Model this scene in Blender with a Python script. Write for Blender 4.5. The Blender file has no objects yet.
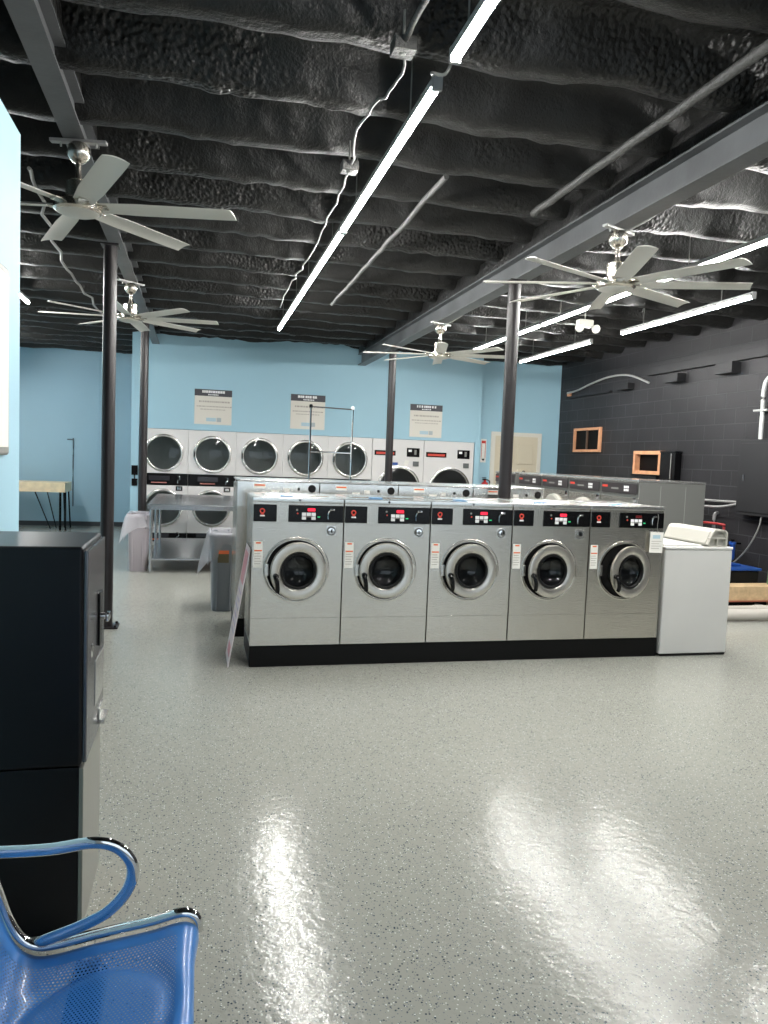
import bpy, bmesh, math, random
from mathutils import Vector, Matrix, noise
random.seed(7)
PI = math.pi
SC = bpy.context.scene
COL = SC.collection
# ------------------------------------------------------------------ camera
def cam_axes(yaw, pitch, roll):
    cy, sy, cp, sp = math.cos(yaw), math.sin(yaw), math.cos(pitch), math.sin(pitch)
    F = Vector((sy*cp, cy*cp, sp)); r = Vector((cy, -sy, 0)); u = r.cross(F)
    c, s = math.cos(roll), math.sin(roll)
    return c*r+s*u, -s*r+c*u, F
r_, u_, F_ = cam_axes(math.radians(13.84), math.radians(-3.99), math.radians(2.194))
cd = bpy.data.cameras.new('camera'); cam = bpy.data.objects.new('camera', cd); COL.objects.link(cam)
m = Matrix.Identity(4)
for i in range(3):
    m[i][0], m[i][1], m[i][2] = r_[i], u_[i], -F_[i]
m[2][3] = 1.6
cam.matrix_world = m
cd.sensor_fit = 'HORIZONTAL'; cd.sensor_width = 36; cd.lens = 36*757/768; cd.clip_start = .05
SC.camera = cam
# ------------------------------------------------------------------ world and exposure
w = bpy.data.worlds.new('world'); SC.world = w; w.use_nodes = True
w.node_tree.nodes['Background'].inputs[0].default_value = (.75, .88, 1, 1)
w.node_tree.nodes['Background'].inputs[1].default_value = 1.1
SC.view_settings.view_transform = 'Standard'; SC.view_settings.look = 'None'
SC.view_settings.gamma = 1; SC.view_settings.use_curve_mapping = False
SC.view_settings.exposure = .95
LED_POWER = 105.0

# ------------------------------------------------------------------ materials
MATS = {}
def mat(name, col, rough=.5, metal=0, bump=None, spec=.5, coat=0, aniso=0, alpha=1, emit=None, var=None, trans=0):
    if name in MATS: return MATS[name]
    M = bpy.data.materials.new(name); M.use_nodes = True
    nt = M.node_tree; b = nt.nodes['Principled BSDF']
    c = (*col, 1) if len(col) == 3 else col
    b.inputs['Base Color'].default_value = c
    b.inputs['Roughness'].default_value = rough; b.inputs['Metallic'].default_value = metal
    b.inputs['Specular IOR Level'].default_value = spec
    b.inputs['Coat Weight'].default_value = coat; b.inputs['Coat Roughness'].default_value = .1
    b.inputs['Alpha'].default_value = alpha
    b.inputs['Transmission Weight'].default_value = trans
    if emit:
        b.inputs['Emission Color'].default_value = (*emit[0], 1); b.inputs['Emission Strength'].default_value = emit[1]
    tc = None
    if bump or var:
        tc = nt.nodes.new('ShaderNodeTexCoord')
    if bump:
        sc, st, di = bump[:3]
        n = nt.nodes.new('ShaderNodeTexNoise'); n.inputs['Scale'].default_value = sc; n.inputs['Detail'].default_value = 4
        if len(bump) > 3:
            mp = nt.nodes.new('ShaderNodeMapping'); mp.inputs['Scale'].default_value = bump[3]
            nt.links.new(tc.outputs['Object'], mp.inputs[0]); nt.links.new(mp.outputs[0], n.inputs['Vector'])
        else: nt.links.new(tc.outputs['Object'], n.inputs['Vector'])
        bp = nt.nodes.new('ShaderNodeBump'); bp.inputs['Strength'].default_value = st; bp.inputs['Distance'].default_value = di
        nt.links.new(n.outputs[0], bp.inputs['Height']); nt.links.new(bp.outputs[0], b.inputs['Normal'])
    if var:
        sc, amt = var
        n = nt.nodes.new('ShaderNodeTexNoise'); n.inputs['Scale'].default_value = sc; n.inputs['Detail'].default_value = 5
        nt.links.new(tc.outputs['Object'], n.inputs['Vector'])
        cr = nt.nodes.new('ShaderNodeValToRGB')
        cr.color_ramp.elements[0].position = .3; cr.color_ramp.elements[1].position = .7
        cr.color_ramp.elements[0].color = (c[0]*(1-amt), c[1]*(1-amt), c[2]*(1-amt), 1)
        cr.color_ramp.elements[1].color = (min(1, c[0]*(1+amt)), min(1, c[1]*(1+amt)), min(1, c[2]*(1+amt)), 1)
        nt.links.new(n.outputs[0], cr.inputs[0]); nt.links.new(cr.outputs[0], b.inputs['Base Color'])
    MATS[name] = M
    return M
steel = mat('brushed_stainless', (.60, .575, .52), .24, .95, bump=(9, .25, .004, (1, 1, 30)))
steel_top = mat('stainless_top', (.72, .72, .69), .22, .9, bump=(20, .15, .002))
table_steel = mat('table_stainless', (.55, .57, .6), .22, 1, bump=(10, .2, .003, (20, 1, 1)))
chrome = mat('chrome', (.8, .8, .8), .06, 1)
nickel = mat('brushed_nickel', (.66, .62, .55), .24, 1)
blade_m = mat('fan_blade_grey', (.62, .61, .56), .4, 0)
black_plastic = mat('black_plastic', (.003, .003, .0035), .25, spec=.25)
black_rubber = mat('black_rubber', (.004, .004, .004), .6, spec=.3)
black_paint = mat('black_cabinet_paint', (.0025, .003, .0045), .32, bump=(350, .08, .001), spec=.3)
base_black = mat('base_black', (.0022, .0022, .0022), .5, bump=(30, .3, .004), spec=.22)
dark_steel = mat('dark_steel_door', (.16, .16, .17), .25, .8)
white_enamel = mat('white_enamel', (.56, .56, .54), .25, var=(3, .02))
dryer_white = mat('dryer_white', (.72, .71, .70), .3)
plastic_white = mat('white_plastic', (.43, .42, .375), .35)
paper = mat('paper', (.80, .79, .74), .6)
poster_cream = mat('poster_cream', (.72, .69, .62), .6)
poster_head = mat('poster_header', (.05, .05, .06), .5)
poster_text = mat('poster_text', (.42, .38, .34), .6)
poster_blue = mat('poster_blue', (.42, .58, .65), .6)
white_ink = mat('white_ink', (.8, .8, .8), .5)
red_ink = mat('red_ink', (.6, .05, .03), .5)
orange_ink = mat('orange_ink', (.75, .16, .05), .5)
pink_ink = mat('pink_ink', (.72, .32, .36), .5)
pink_board = mat('pink_board', (.78, .68, .70), .45)
column_m = mat('column_paint', (.016, .013, .014), .36, bump=(60, .1, .002))
beam_m = mat('beam_paint', (.10, .105, .11), .45, bump=(25, .3, .004), var=(2.5, .25))
foam_pipe = mat('sprayed_pipe', (.055, .055, .053), .5, bump=(60, .8, .01))
cable_m = mat('cable_grey', (.20, .20, .19), .5)
conduit_m = mat('conduit', (.38, .38, .37), .35, .4)
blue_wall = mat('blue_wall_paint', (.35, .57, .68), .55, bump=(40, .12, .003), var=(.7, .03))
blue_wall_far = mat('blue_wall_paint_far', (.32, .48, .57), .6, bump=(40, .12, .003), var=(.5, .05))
white_wall = mat('pale_wall_paint', (.62, .66, .66), .6)
door_m = mat('door_cream', (.66, .60, .46), .45)
wood = mat('raw_wood', (.62, .45, .26), .55, var=(14, .18))
wood_or = mat('framing_wood', (.60, .30, .16), .55, var=(14, .15))
board_m = mat('tabletop_wood', (.72, .58, .38), .5, var=(8, .12))
glass_dark = mat('dark_glass', (.02, .03, .03), .04, coat=.4, alpha=.55)
glass_win = mat('window_glass', (.9, .95, .95), .02, alpha=.12)
ring_m = mat('door_ring_steel', (.62, .60, .55), .31, .9, bump=(40, .1, .001))
washer_glass = mat('washer_door_glass', (.006, .007, .008), .05, coat=.3, alpha=.62)
washer_drum = mat('washer_drum', (.25, .25, .25), .3, .9)
drum_m = mat('drum_steel', (.50, .53, .52), .35, .6, bump=(40, .6, .01))
red_disp = mat('red_display', (.5, .01, .02), .4, emit=((1, .02, .06), .7))
red_off = mat('red_display_off', (.12, .01, .01), .3)
green_led = mat('green_led', (.02, .4, .15), .4, emit=((.05, 1, .3), .25))
bin_grey = mat('bin_grey_plastic', (.20, .22, .25), .45)
bin_pink = mat('bin_pale_plastic', (.42, .38, .41), .45)
blue_steel = mat('seat_blue', (.03, .13, .42), .3)
pvc = mat('pale_pvc', (.58, .55, .50), .4)
red_pipe = mat('red_pipe', (.35, .03, .03), .4)
brass = mat('brass', (.55, .42, .2), .3, 1)
blue_plastic = mat('blue_plastic', (.015, .07, .30), .35)
green_plastic = mat('green_plastic', (.16, .28, .14), .5)
panel_grey = mat('panel_dark_grey', (.017, .017, .0185), .5, spec=.3)
wcase_m = mat('washer_side_grey', (.17, .175, .165), .4, .2)
red_paint = mat('extinguisher_red', (.55, .02, .02), .3)
blue_label = mat('blue_label', (.12, .25, .42), .4)
led_m = mat('led_diffuser', (.9, .9, .9), .4, emit=((1, .985, .95), LED_POWER))
housing_m = mat('fixture_housing', (.35, .35, .35), .4)
smoke_glass = mat('film_plastic', (.75, .75, .80), .3, alpha=.34, bump=(30, .6, .01))

def nodes_of(name):
    M = bpy.data.materials.new(name); M.use_nodes = True
    return M, M.node_tree, M.node_tree.nodes['Principled BSDF']
def N(nt, t, **kw):
    n = nt.nodes.new(t)
    for k, v in kw.items(): setattr(n, k, v)
    return n
def floor_material():
    M, nt, b = nodes_of('epoxy_flake_floor')
    tc = N(nt, 'ShaderNodeTexCoord'); L = nt.links.new
    base = N(nt, 'ShaderNodeTexNoise'); base.inputs['Scale'].default_value = .6; base.inputs['Detail'].default_value = 3
    L(tc.outputs['Object'], base.inputs['Vector'])
    cr = N(nt, 'ShaderNodeValToRGB'); cr.color_ramp.elements[0].position = .3; cr.color_ramp.elements[1].position = .7
    cr.color_ramp.elements[0].color = (.295, .298, .262, 1); cr.color_ramp.elements[1].color = (.325, .328, .292, 1)
    L(base.outputs[0], cr.inputs[0])
    prev = cr.outputs[0]
    for sc, r0, lo, colr in ((95, .33, .80, (.045, .06, .08, 1)), (125, .32, .84, (.62, .64, .61, 1)), (150, .36, .75, (.16, .18, .20, 1))):
        v = N(nt, 'ShaderNodeTexVoronoi'); v.inputs['Scale'].default_value = sc
        mp = N(nt, 'ShaderNodeMapping'); mp.inputs['Location'].default_value = (sc, sc*.3, 0)
        L(tc.outputs['Object'], mp.inputs[0]); L(mp.outputs[0], v.inputs['Vector'])
        a = N(nt, 'ShaderNodeMath', operation='LESS_THAN'); a.inputs[1].default_value = r0; L(v.outputs['Distance'], a.inputs[0])
        sp = N(nt, 'ShaderNodeSeparateColor'); L(v.outputs['Color'], sp.inputs[0])
        g = N(nt, 'ShaderNodeMath', operation='GREATER_THAN'); g.inputs[1].default_value = lo; L(sp.outputs[0], g.inputs[0])
        mu = N(nt, 'ShaderNodeMath', operation='MULTIPLY'); L(a.outputs[0], mu.inputs[0]); L(g.outputs[0], mu.inputs[1])
        mx = N(nt, 'ShaderNodeMix', data_type='RGBA'); L(mu.outputs[0], mx.inputs['Factor']); L(prev, mx.inputs['A']); mx.inputs['B'].default_value = colr
        prev = mx.outputs['Result']
    L(prev, b.inputs['Base Color'])
    b.inputs['Roughness'].default_value = .15; b.inputs['Specular IOR Level'].default_value = .21
    n1 = N(nt, 'ShaderNodeTexNoise'); n1.inputs['Scale'].default_value = 70; n1.inputs['Detail'].default_value = 2; L(tc.outputs['Object'], n1.inputs['Vector'])
    n2 = N(nt, 'ShaderNodeTexNoise'); n2.inputs['Scale'].default_value = 20; n2.inputs['Detail'].default_value = 3; n2.inputs['Distortion'].default_value = .5; L(tc.outputs['Object'], n2.inputs['Vector'])
    b1 = N(nt, 'ShaderNodeBump'); b1.inputs['Strength'].default_value = .5; b1.inputs['Distance'].default_value = .0010; L(n1.outputs[0], b1.inputs['Height'])
    b2 = N(nt, 'ShaderNodeBump'); b2.inputs['Strength'].default_value = .5; b2.inputs['Distance'].default_value = .0038; L(n2.outputs[0], b2.inputs['Height']); L(b1.outputs[0], b2.inputs['Normal'])
    L(b2.outputs[0], b.inputs['Normal'])
    return M
def block_material():
    M, nt, b = nodes_of('black_block_wall'); L = nt.links.new
    tc = N(nt, 'ShaderNodeTexCoord'); sp = N(nt, 'ShaderNodeSeparateXYZ'); L(tc.outputs['Object'], sp.inputs[0])
    cb = N(nt, 'ShaderNodeCombineXYZ'); L(sp.outputs['Y'], cb.inputs['X']); L(sp.outputs['Z'], cb.inputs['Y'])
    br = N(nt, 'ShaderNodeTexBrick'); L(cb.outputs[0], br.inputs['Vector'])
    br.inputs['Scale'].default_value = 1; br.inputs['Brick Width'].default_value = .406; br.inputs['Row Height'].default_value = .203
    br.inputs['Mortar Size'].default_value = .006; br.inputs['Mortar Smooth'].default_value = .3
    br.inputs['Color1'].default_value = (.018, .0174, .0192, 1); br.inputs['Color2'].default_value = (.0205, .020, .022, 1)
    br.inputs['Mortar'].default_value = (.040, .040, .043, 1)
    ns = N(nt, 'ShaderNodeTexNoise'); ns.inputs['Scale'].default_value = 1.3; ns.inputs['Detail'].default_value = 6; L(tc.outputs['Object'], ns.inputs['Vector'])
    mr = N(nt, 'ShaderNodeMapRange'); mr.inputs['From Min'].default_value = .3; mr.inputs['From Max'].default_value = .7; mr.inputs['To Min'].default_value = .75; mr.inputs['To Max'].default_value = 1.3
    L(ns.outputs[0], mr.inputs[0])
    vm = N(nt, 'ShaderNodeVectorMath', operation='SCALE'); L(br.outputs['Color'], vm.inputs[0]); L(mr.outputs[0], vm.inputs['Scale'])
    L(vm.outputs[0], b.inputs['Base Color'])
    b.inputs['Roughness'].default_value = .5; b.inputs['Specular IOR Level'].default_value = .3
    n2 = N(nt, 'ShaderNodeTexNoise'); n2.inputs['Scale'].default_value = 60; n2.inputs['Detail'].default_value = 3; L(tc.outputs['Object'], n2.inputs['Vector'])
    b1 = N(nt, 'ShaderNodeBump'); b1.inputs['Strength'].default_value = .5; b1.inputs['Distance'].default_value = .004; L(n2.outputs[0], b1.inputs['Height'])
    b2 = N(nt, 'ShaderNodeBump', invert=True); b2.inputs['Strength'].default_value = .8; b2.inputs['Distance'].default_value = .008; L(br.outputs['Fac'], b2.inputs['Height']); L(b1.outputs[0], b2.inputs['Normal'])
    L(b2.outputs[0], b.inputs['Normal'])
    return M
def foam_material():
    M, nt, b = nodes_of('black_sprayed_foam'); L = nt.links.new
    tc = N(nt, 'ShaderNodeTexCoord')
    b.inputs['Base Color'].default_value = (.013, .013, .0125, 1); b.inputs['Specular IOR Level'].default_value = .3; b.inputs['Roughness'].default_value = .40
    def noise_tex(sc, det, dist=0):
        n = N(nt, 'ShaderNodeTexNoise'); n.inputs['Scale'].default_value = sc; n.inputs['Detail'].default_value = det; n.inputs['Distortion'].default_value = dist
        L(tc.outputs['Object'], n.inputs['Vector']); return n.outputs[0]
    fine = noise_tex(75, 4); mid = noise_tex(9, 3, .4)
    vo = N(nt, 'ShaderNodeTexVoronoi', feature='SMOOTH_F1'); vo.inputs['Scale'].default_value = 36; L(tc.outputs['Object'], vo.inputs['Vector'])
    mk = N(nt, 'ShaderNodeMapRange'); mk.inputs['From Min'].default_value = .50; mk.inputs['From Max'].default_value = .62; L(noise_tex(1.1, 2), mk.inputs[0])
    lump = N(nt, 'ShaderNodeMath', operation='MULTIPLY'); L(vo.outputs['Distance'], lump.inputs[0]); L(mk.outputs[0], lump.inputs[1])
    prev = None
    for src, st, di, inv in ((fine, .8, .006, False), (mid, .6, .025, False), (lump.outputs[0], .9, .022, True)):
        bp = N(nt, 'ShaderNodeBump', invert=inv); bp.inputs['Strength'].default_value = st; bp.inputs['Distance'].default_value = di; L(src, bp.inputs['Height'])
        if prev: L(prev, bp.inputs['Normal'])
        prev = bp.outputs[0]
    L(prev, b.inputs['Normal'])
    return M
def perforated_material(L0, W0):
    # blue sheet with a hexagonal pattern of punched holes, UV in metres
    M, nt, b = nodes_of('perforated_blue_steel'); L = nt.links.new
    b.inputs['Base Color'].default_value = (.030, .185, .52, 1); b.inputs['Roughness'].default_value = .38; b.inputs['Coat Weight'].default_value = .3
    uv = N(nt, 'ShaderNodeUVMap'); uv.uv_map = 'UVMap'
    a = .0085
    def lattice(ox, oy):
        mp = N(nt, 'ShaderNodeVectorMath', operation='ADD'); mp.inputs[1].default_value = (ox, oy, 0); L(uv.outputs[0], mp.inputs[0])
        md = N(nt, 'ShaderNodeVectorMath', operation='DIVIDE'); md.inputs[1].default_value = (a, a*1.732, 1); L(mp.outputs[0], md.inputs[0])
        fr = N(nt, 'ShaderNodeVectorMath', operation='FRACTION'); L(md.outputs[0], fr.inputs[0])
        sb = N(nt, 'ShaderNodeVectorMath', operation='SUBTRACT'); sb.inputs[1].default_value = (.5, .5, 0); L(fr.outputs[0], sb.inputs[0])
        ml = N(nt, 'ShaderNodeVectorMath', operation='MULTIPLY'); ml.inputs[1].default_value = (a, a*1.732, 0); L(sb.outputs[0], ml.inputs[0])
        ln = N(nt, 'ShaderNodeVectorMath', operation='LENGTH'); L(ml.outputs[0], ln.inputs[0])
        return ln.outputs['Value']
    mn = N(nt, 'ShaderNodeMath', operation='MINIMUM'); L(lattice(1, 1), mn.inputs[0]); L(lattice(1+a/2, 1+a*.866), mn.inputs[1])
    hole = N(nt, 'ShaderNodeMath', operation='LESS_THAN'); hole.inputs[1].default_value = .0024; L(mn.outputs[0], hole.inputs[0])
    sp = N(nt, 'ShaderNodeSeparateXYZ'); L(uv.outputs[0], sp.inputs[0])
    f = hole.outputs[0]
    for ch, lo, hi in (('X', .06, L0-.10), ('Y', .035, W0-.035)):
        g = N(nt, 'ShaderNodeMath', operation='GREATER_THAN'); g.inputs[1].default_value = lo; L(sp.outputs[ch], g.inputs[0])
        l = N(nt, 'ShaderNodeMath', operation='LESS_THAN'); l.inputs[1].default_value = hi; L(sp.outputs[ch], l.inputs[0])
        m1 = N(nt, 'ShaderNodeMath', operation='MULTIPLY'); L(g.outputs[0], m1.inputs[0]); L(l.outputs[0], m1.inputs[1])
        m2 = N(nt, 'ShaderNodeMath', operation='MULTIPLY'); L(f, m2.inputs[0]); L(m1.outputs[0], m2.inputs[1]); f = m2.outputs[0]
    inv = N(nt, 'ShaderNodeMath', operation='SUBTRACT'); inv.inputs[0].default_value = 1; L(f, inv.inputs[1])
    L(inv.outputs[0], b.inputs['Alpha'])
    return M
floor_mat = floor_material(); block_mat = block_material(); foam_mat = foam_material()

# ------------------------------------------------------------------ mesh helpers
class MB:
    def __init__(s): s.bm = bmesh.new(); s.bev = False
    def box(s, a, b, bev=0, rot=None, seg=2):
        a, b = Vector(a), Vector(b); c = (a+b)/2; d = b-a
        M = Matrix.Translation(c)
        if rot is not None: M = M @ rot
        M = M @ Matrix.Diagonal((abs(d.x), abs(d.y), abs(d.z), 1))
        vs = bmesh.ops.create_cube(s.bm, size=1, matrix=M)['verts']
        if bev:
            s.bev = True
            es = list({e for v in vs for e in v.link_edges})
            bmesh.ops.bevel(s.bm, geom=es, offset=bev, segments=seg, affect='EDGES', profile=.5)
        return s
    def cyl(s, p0, p1, r, seg=20, r2=None, caps=True):
        p0, p1 = Vector(p0), Vector(p1); d = p1-p0
        q = d.to_track_quat('Z', 'Y').to_matrix().to_4x4()
        bmesh.ops.create_cone(s.bm, cap_ends=caps, cap_tris=False, segments=seg, radius1=r, radius2=r if r2 is None else r2,
                              depth=d.length, matrix=Matrix.Translation((p0+p1)/2) @ q)
        return s
    def lathe(s, prof, M=Matrix.Identity(4), seg=40, close=False):
        rings = []
        for r, z in prof:
            if r < 1e-6: rings.append([s.bm.verts.new(M @ Vector((0, 0, z)))])
            else: rings.append([s.bm.verts.new(M @ Vector((r*math.cos(2*PI*k/seg), r*math.sin(2*PI*k/seg), z))) for k in range(seg)])
        pr = list(zip(rings, rings[1:]))
        if close: pr.append((rings[-1], rings[0]))
        for A, B in pr:
            for k in range(seg):
                k2 = (k+1) % seg
                f = [A[k % len(A)], A[k2 % len(A)], B[k2 % len(B)], B[k % len(B)]]
                u = []
                for v in f:
                    if v not in u: u.append(v)
                if len(u) > 2:
                    try: s.bm.faces.new(u)
                    except ValueError: pass
        return s
    def tube(s, pts, r, seg=8, ry=None, up=(0, 0, 1)):
        pts = [Vector(p) for p in pts]; up = Vector(up); rings = []
        for i, p in enumerate(pts):
            t = (pts[min(i+1, len(pts)-1)]-pts[max(i-1, 0)]).normalized()
            n = up.cross(t)
            if n.length < 1e-3: n = Vector((1, 0, 0)).cross(t)
            n.normalize(); b = t.cross(n)
            rings.append([s.bm.verts.new(p + n*math.cos(2*PI*k/seg)*(ry or r) + b*math.sin(2*PI*k/seg)*r) for k in range(seg)])
        for A, B in zip(rings, rings[1:]):
            for k in range(seg): s.bm.faces.new((A[k], A[(k+1) % seg], B[(k+1) % seg], B[k]))
        s.bm.faces.new(rings[0][::-1]); s.bm.faces.new(rings[-1])
        return s
    def prism(s, poly, axis, a, b, bev=0):
        def P(u, v, t):
            return {'x': Vector((t, u, v)), 'y': Vector((u, t, v)), 'z': Vector((u, v, t))}[axis]
        A = [s.bm.verts.new(P(u, v, a)) for u, v in poly]; B = [s.bm.verts.new(P(u, v, b)) for u, v in poly]
        fs = [s.bm.faces.new(A), s.bm.faces.new(B[::-1])]
        n = len(poly)
        for i in range(n): fs.append(s.bm.faces.new((A[i], B[i], B[(i+1) % n], A[(i+1) % n])))
        if bev:
            s.bev = True
            es = list({e for f in fs for e in f.edges})
            bmesh.ops.bevel(s.bm, geom=es, offset=bev, segments=2, affect='EDGES')
        return s
    def holed(s, x0, x1, z0, z1, cx, cz, r, y0, y1, n=56):
        """rectangular front sheet (facing -y) with a round opening"""
        hx0, hx1, hz0, hz1 = x0-cx, x1-cx, z0-cz, z1-cz
        ang = [2*PI*k/n for k in range(n)] + [math.atan2(b, a) % (2*PI) for a in (hx0, hx1) for b in (hz0, hz1)]
        ang = sorted(set(round(a, 6) for a in ang))
        def outer(a):
            c, q = math.cos(a), math.sin(a); t = 1e9
            if abs(c) > 1e-9: t = min(t, (hx1 if c > 0 else hx0)/c)
            if abs(q) > 1e-9: t = min(t, (hz1 if q > 0 else hz0)/q)
            return cx+c*t, cz+q*t
        R = []
        for y in (y0, y1):
            R.append([s.bm.verts.new((cx+r*math.cos(a), y, cz+r*math.sin(a))) for a in ang])
            R.append([s.bm.verts.new((outer(a)[0], y, outer(a)[1])) for a in ang])
        k = len(ang)
        for i in range(k):
            j = (i+1) % k
            for A, B in ((R[0], R[1]), (R[3], R[2]), (R[2], R[0]), (R[1], R[3])):
                s.bm.faces.new((A[i], A[j], B[j], B[i]))
        return s
    def xf(s, M):
        bmesh.ops.transform(s.bm, matrix=M, verts=s.bm.verts); return s
    def build(s, name, material, parent=None, smooth=True, loc=None, label=None, ang=35):
        bmesh.ops.recalc_face_normals(s.bm, faces=s.bm.faces)
        me = bpy.data.meshes.new(name); s.bm.to_mesh(me); s.bm.free()
        me.materials.append(material)
        if smooth:
            for p in me.polygons: p.use_smooth = True
            me.set_sharp_from_angle(angle=math.radians(ang))
        o = bpy.data.objects.new(name, me); COL.objects.link(o)
        if s.bev and smooth:
            wn = o.modifiers.new('even_shading', 'WEIGHTED_NORMAL'); wn.keep_sharp = True
        if parent: o.parent = parent
        if loc is not None: o.location = loc
        if label: o['label'] = label
        return o
def RX(a): return Matrix.Rotation(a, 4, 'X')
def RY(a): return Matrix.Rotation(a, 4, 'Y')
def RZ(a): return Matrix.Rotation(a, 4, 'Z')
def TR(*v): return Matrix.Translation(v)
def smoothpath(pts, n=8):
    pts = [Vector(p) for p in pts]; P = [pts[0]]+pts+[pts[-1]]; out = []
    for i in range(1, len(P)-2):
        for k in range(n):
            t = k/n; a, b, c, d = P[i-1], P[i], P[i+1], P[i+2]
            out.append(.5*((2*b)+(c-a)*t+(2*a-5*b+4*c-d)*t*t+(3*b-3*c+d-a)*t**3))
    out.append(pts[-1]); return out
def tag(o, label, cat, group=None):
    o['label'] = label; o['category'] = cat
    if group: o['group'] = group
    return o
def thing(name, label, cat, loc=(0, 0, 0), rz=0, group=None):
    o = bpy.data.objects.new(name, None); COL.objects.link(o); o.location = loc; o.rotation_euler = (0, 0, rz)
    o.empty_display_size = .1
    return tag(o, label, cat, group)
def struct(o): o['kind'] = 'structure'; return o
def copy_tree(o, parent=None, kids=None):
    c = o.copy(); COL.objects.link(c)
    if parent: c.parent = parent
    for ch in [x for x in KIDS.get(o.name, [])]: copy_tree(bpy.data.objects[ch], c)
    return c
KIDS = {}
def index_kids():
    KIDS.clear()
    for x in list(COL.objects):
        if x.parent: KIDS.setdefault(x.parent.name, []).append(x.name)

# ------------------------------------------------------------------ the room
XL, XR, YB, YF, YD, YR = -4.5, 6.74, -3.2, 16.5, 13.3, 13.5
ZT = 3.95
struct(MB().box((XL-.2, YB-.2, -.1), (XR+.2, YF+.2, 0)).build('floor', floor_mat, smooth=False))
struct(MB().box((XR, YB-.2, 0), (XR+.2, YF+.2, ZT)).build('wall_right', block_mat, smooth=False))
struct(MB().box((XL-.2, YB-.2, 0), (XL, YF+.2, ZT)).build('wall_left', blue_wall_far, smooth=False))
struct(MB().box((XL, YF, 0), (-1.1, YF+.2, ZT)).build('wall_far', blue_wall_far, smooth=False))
# wall round the dryers
dw = MB()
dw.box((-1.107, YD, 0), (-.985, YD+.14, ZT)); dw.box((-.985, YD, 1.972), (4.96, YD+.14, ZT)); dw.box((4.96, YR, 0), (XR, YR+.14, ZT)); dw.box((4.96, YD, 0), (5.06, YR, ZT))
dw.box((-1.107, YD+.14, 0), (-.985, YF, ZT))
struct(dw.build('wall_front', blue_wall, smooth=False))
struct(MB().box((-.985, YD+1.2, 0), (XR, YD+1.3, ZT)).build('wall_utility', white_wall, smooth=False))
# partition left of the camera
pw = MB().box((-.90, YB, 0), (-.75, 3.535, 2.89))
struct(pw.build('wall_partition', blue_wall, smooth=False))
struct(MB().box((XL, YF-.012, 0), (-1.12, YF, .09)).build('baseboard_far', mat('baseboard_dark', (.03, .035, .04), .5), smooth=False))
# far wall panel seam battens
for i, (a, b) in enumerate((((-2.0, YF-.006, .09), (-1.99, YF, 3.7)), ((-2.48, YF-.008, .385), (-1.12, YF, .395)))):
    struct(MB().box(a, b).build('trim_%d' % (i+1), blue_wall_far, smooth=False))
# street side wall with its windows behind the camera
bw = MB()
bw.box((XL, YB-.2, 0), (-.2, YB, ZT)); bw.box((-.2, YB-.2, 0), (6.2, YB, .35)); bw.box((-.2, YB-.2, 2.7), (6.2, YB, ZT)); bw.box((6.2, YB-.2, 0), (XR, YB, ZT))
bw.box((2.8, YB-.2, .35), (3.2, YB, 2.7))
struct(bw.build('wall_back', white_wall, smooth=False))
for i, (a, b) in enumerate(((-.2, 2.8), (3.2, 6.2))):
    f = MB()
    for x in (a, (a+b)/2-.025, b-.05): f.box((x, YB-.13, .35), (x+.05, YB-.07, 2.7))
    f.box((a, YB-.13, .35), (b, YB-.07, .4)); f.box((a, YB-.13, 2.65), (b, YB-.07, 2.7))
    wf = struct(f.build('window_%d' % (i+1), conduit_m, smooth=False))
    MB().box((a+.05, YB-.105, .4), (b-.05, YB-.095, 2.65)).build('pane', glass_win, wf, smooth=False)
# ceiling: joists and deck under sprayed black foam
def ceiling():
    x0, x1, y0, y1, dx, dy = XL, XR, YB, YF, .05, .032
    nx, ny = int((x1-x0)/dx)+1, int((y1-y0)/dy)+1
    vs = []
    sp = .655
    for j in range(ny):
        y = y0+(y1-y0)*j/(ny-1)
        for i in range(nx):
            x = x0+(x1-x0)*i/(nx-1)
            wob = .035*noise.noise((x*.55, y*.4, 3.1)) + .018*noise.noise((x*2.2, y*1.3, 9))
            ph = (y+wob-4.21)/sp; d = abs(ph-round(ph))*sp
            t = min(1, max(0, (d-.04)/(.17+.06*noise.noise((x*.8, round(ph)*3.3, 4))))); t = t*t*(3-2*t)
            zb = 3.50+.03*noise.noise((x*1.7, round(ph)*5.0, 1))
            z = zb+(.24)*t
            amp = .35+.65*max(0, min(1, .5+1.6*noise.noise((x*.5, y*.5, 20))))
            z -= amp*t*.055*max(0, noise.noise((x*3.2, y*4.2, .5))) + amp*(.55+.45*t)*.045*max(0, noise.noise((x*10, y*11, 2.5)))**.8
            y2 = y + .02*noise.noise((x*6, y*6, 7))
            vs.append((x, y2, z))
    fs = [(j*nx+i, (j+1)*nx+i, (j+1)*nx+i+1, j*nx+i+1) for j in range(ny-1) for i in range(nx-1)]
    me = bpy.data.meshes.new('ceiling'); me.from_pydata(vs, [], fs); me.materials.append(foam_mat)
    for p in me.polygons: p.use_smooth = True
    o = bpy.data.objects.new('ceiling', me); COL.objects.link(o); struct(o)
    struct(MB().box((XL-.2, YB-.2, ZT-.02), (XR+.2, YF+.2, ZT+.1)).build('ceiling_deck', foam_mat, smooth=False))
ceiling()
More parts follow.
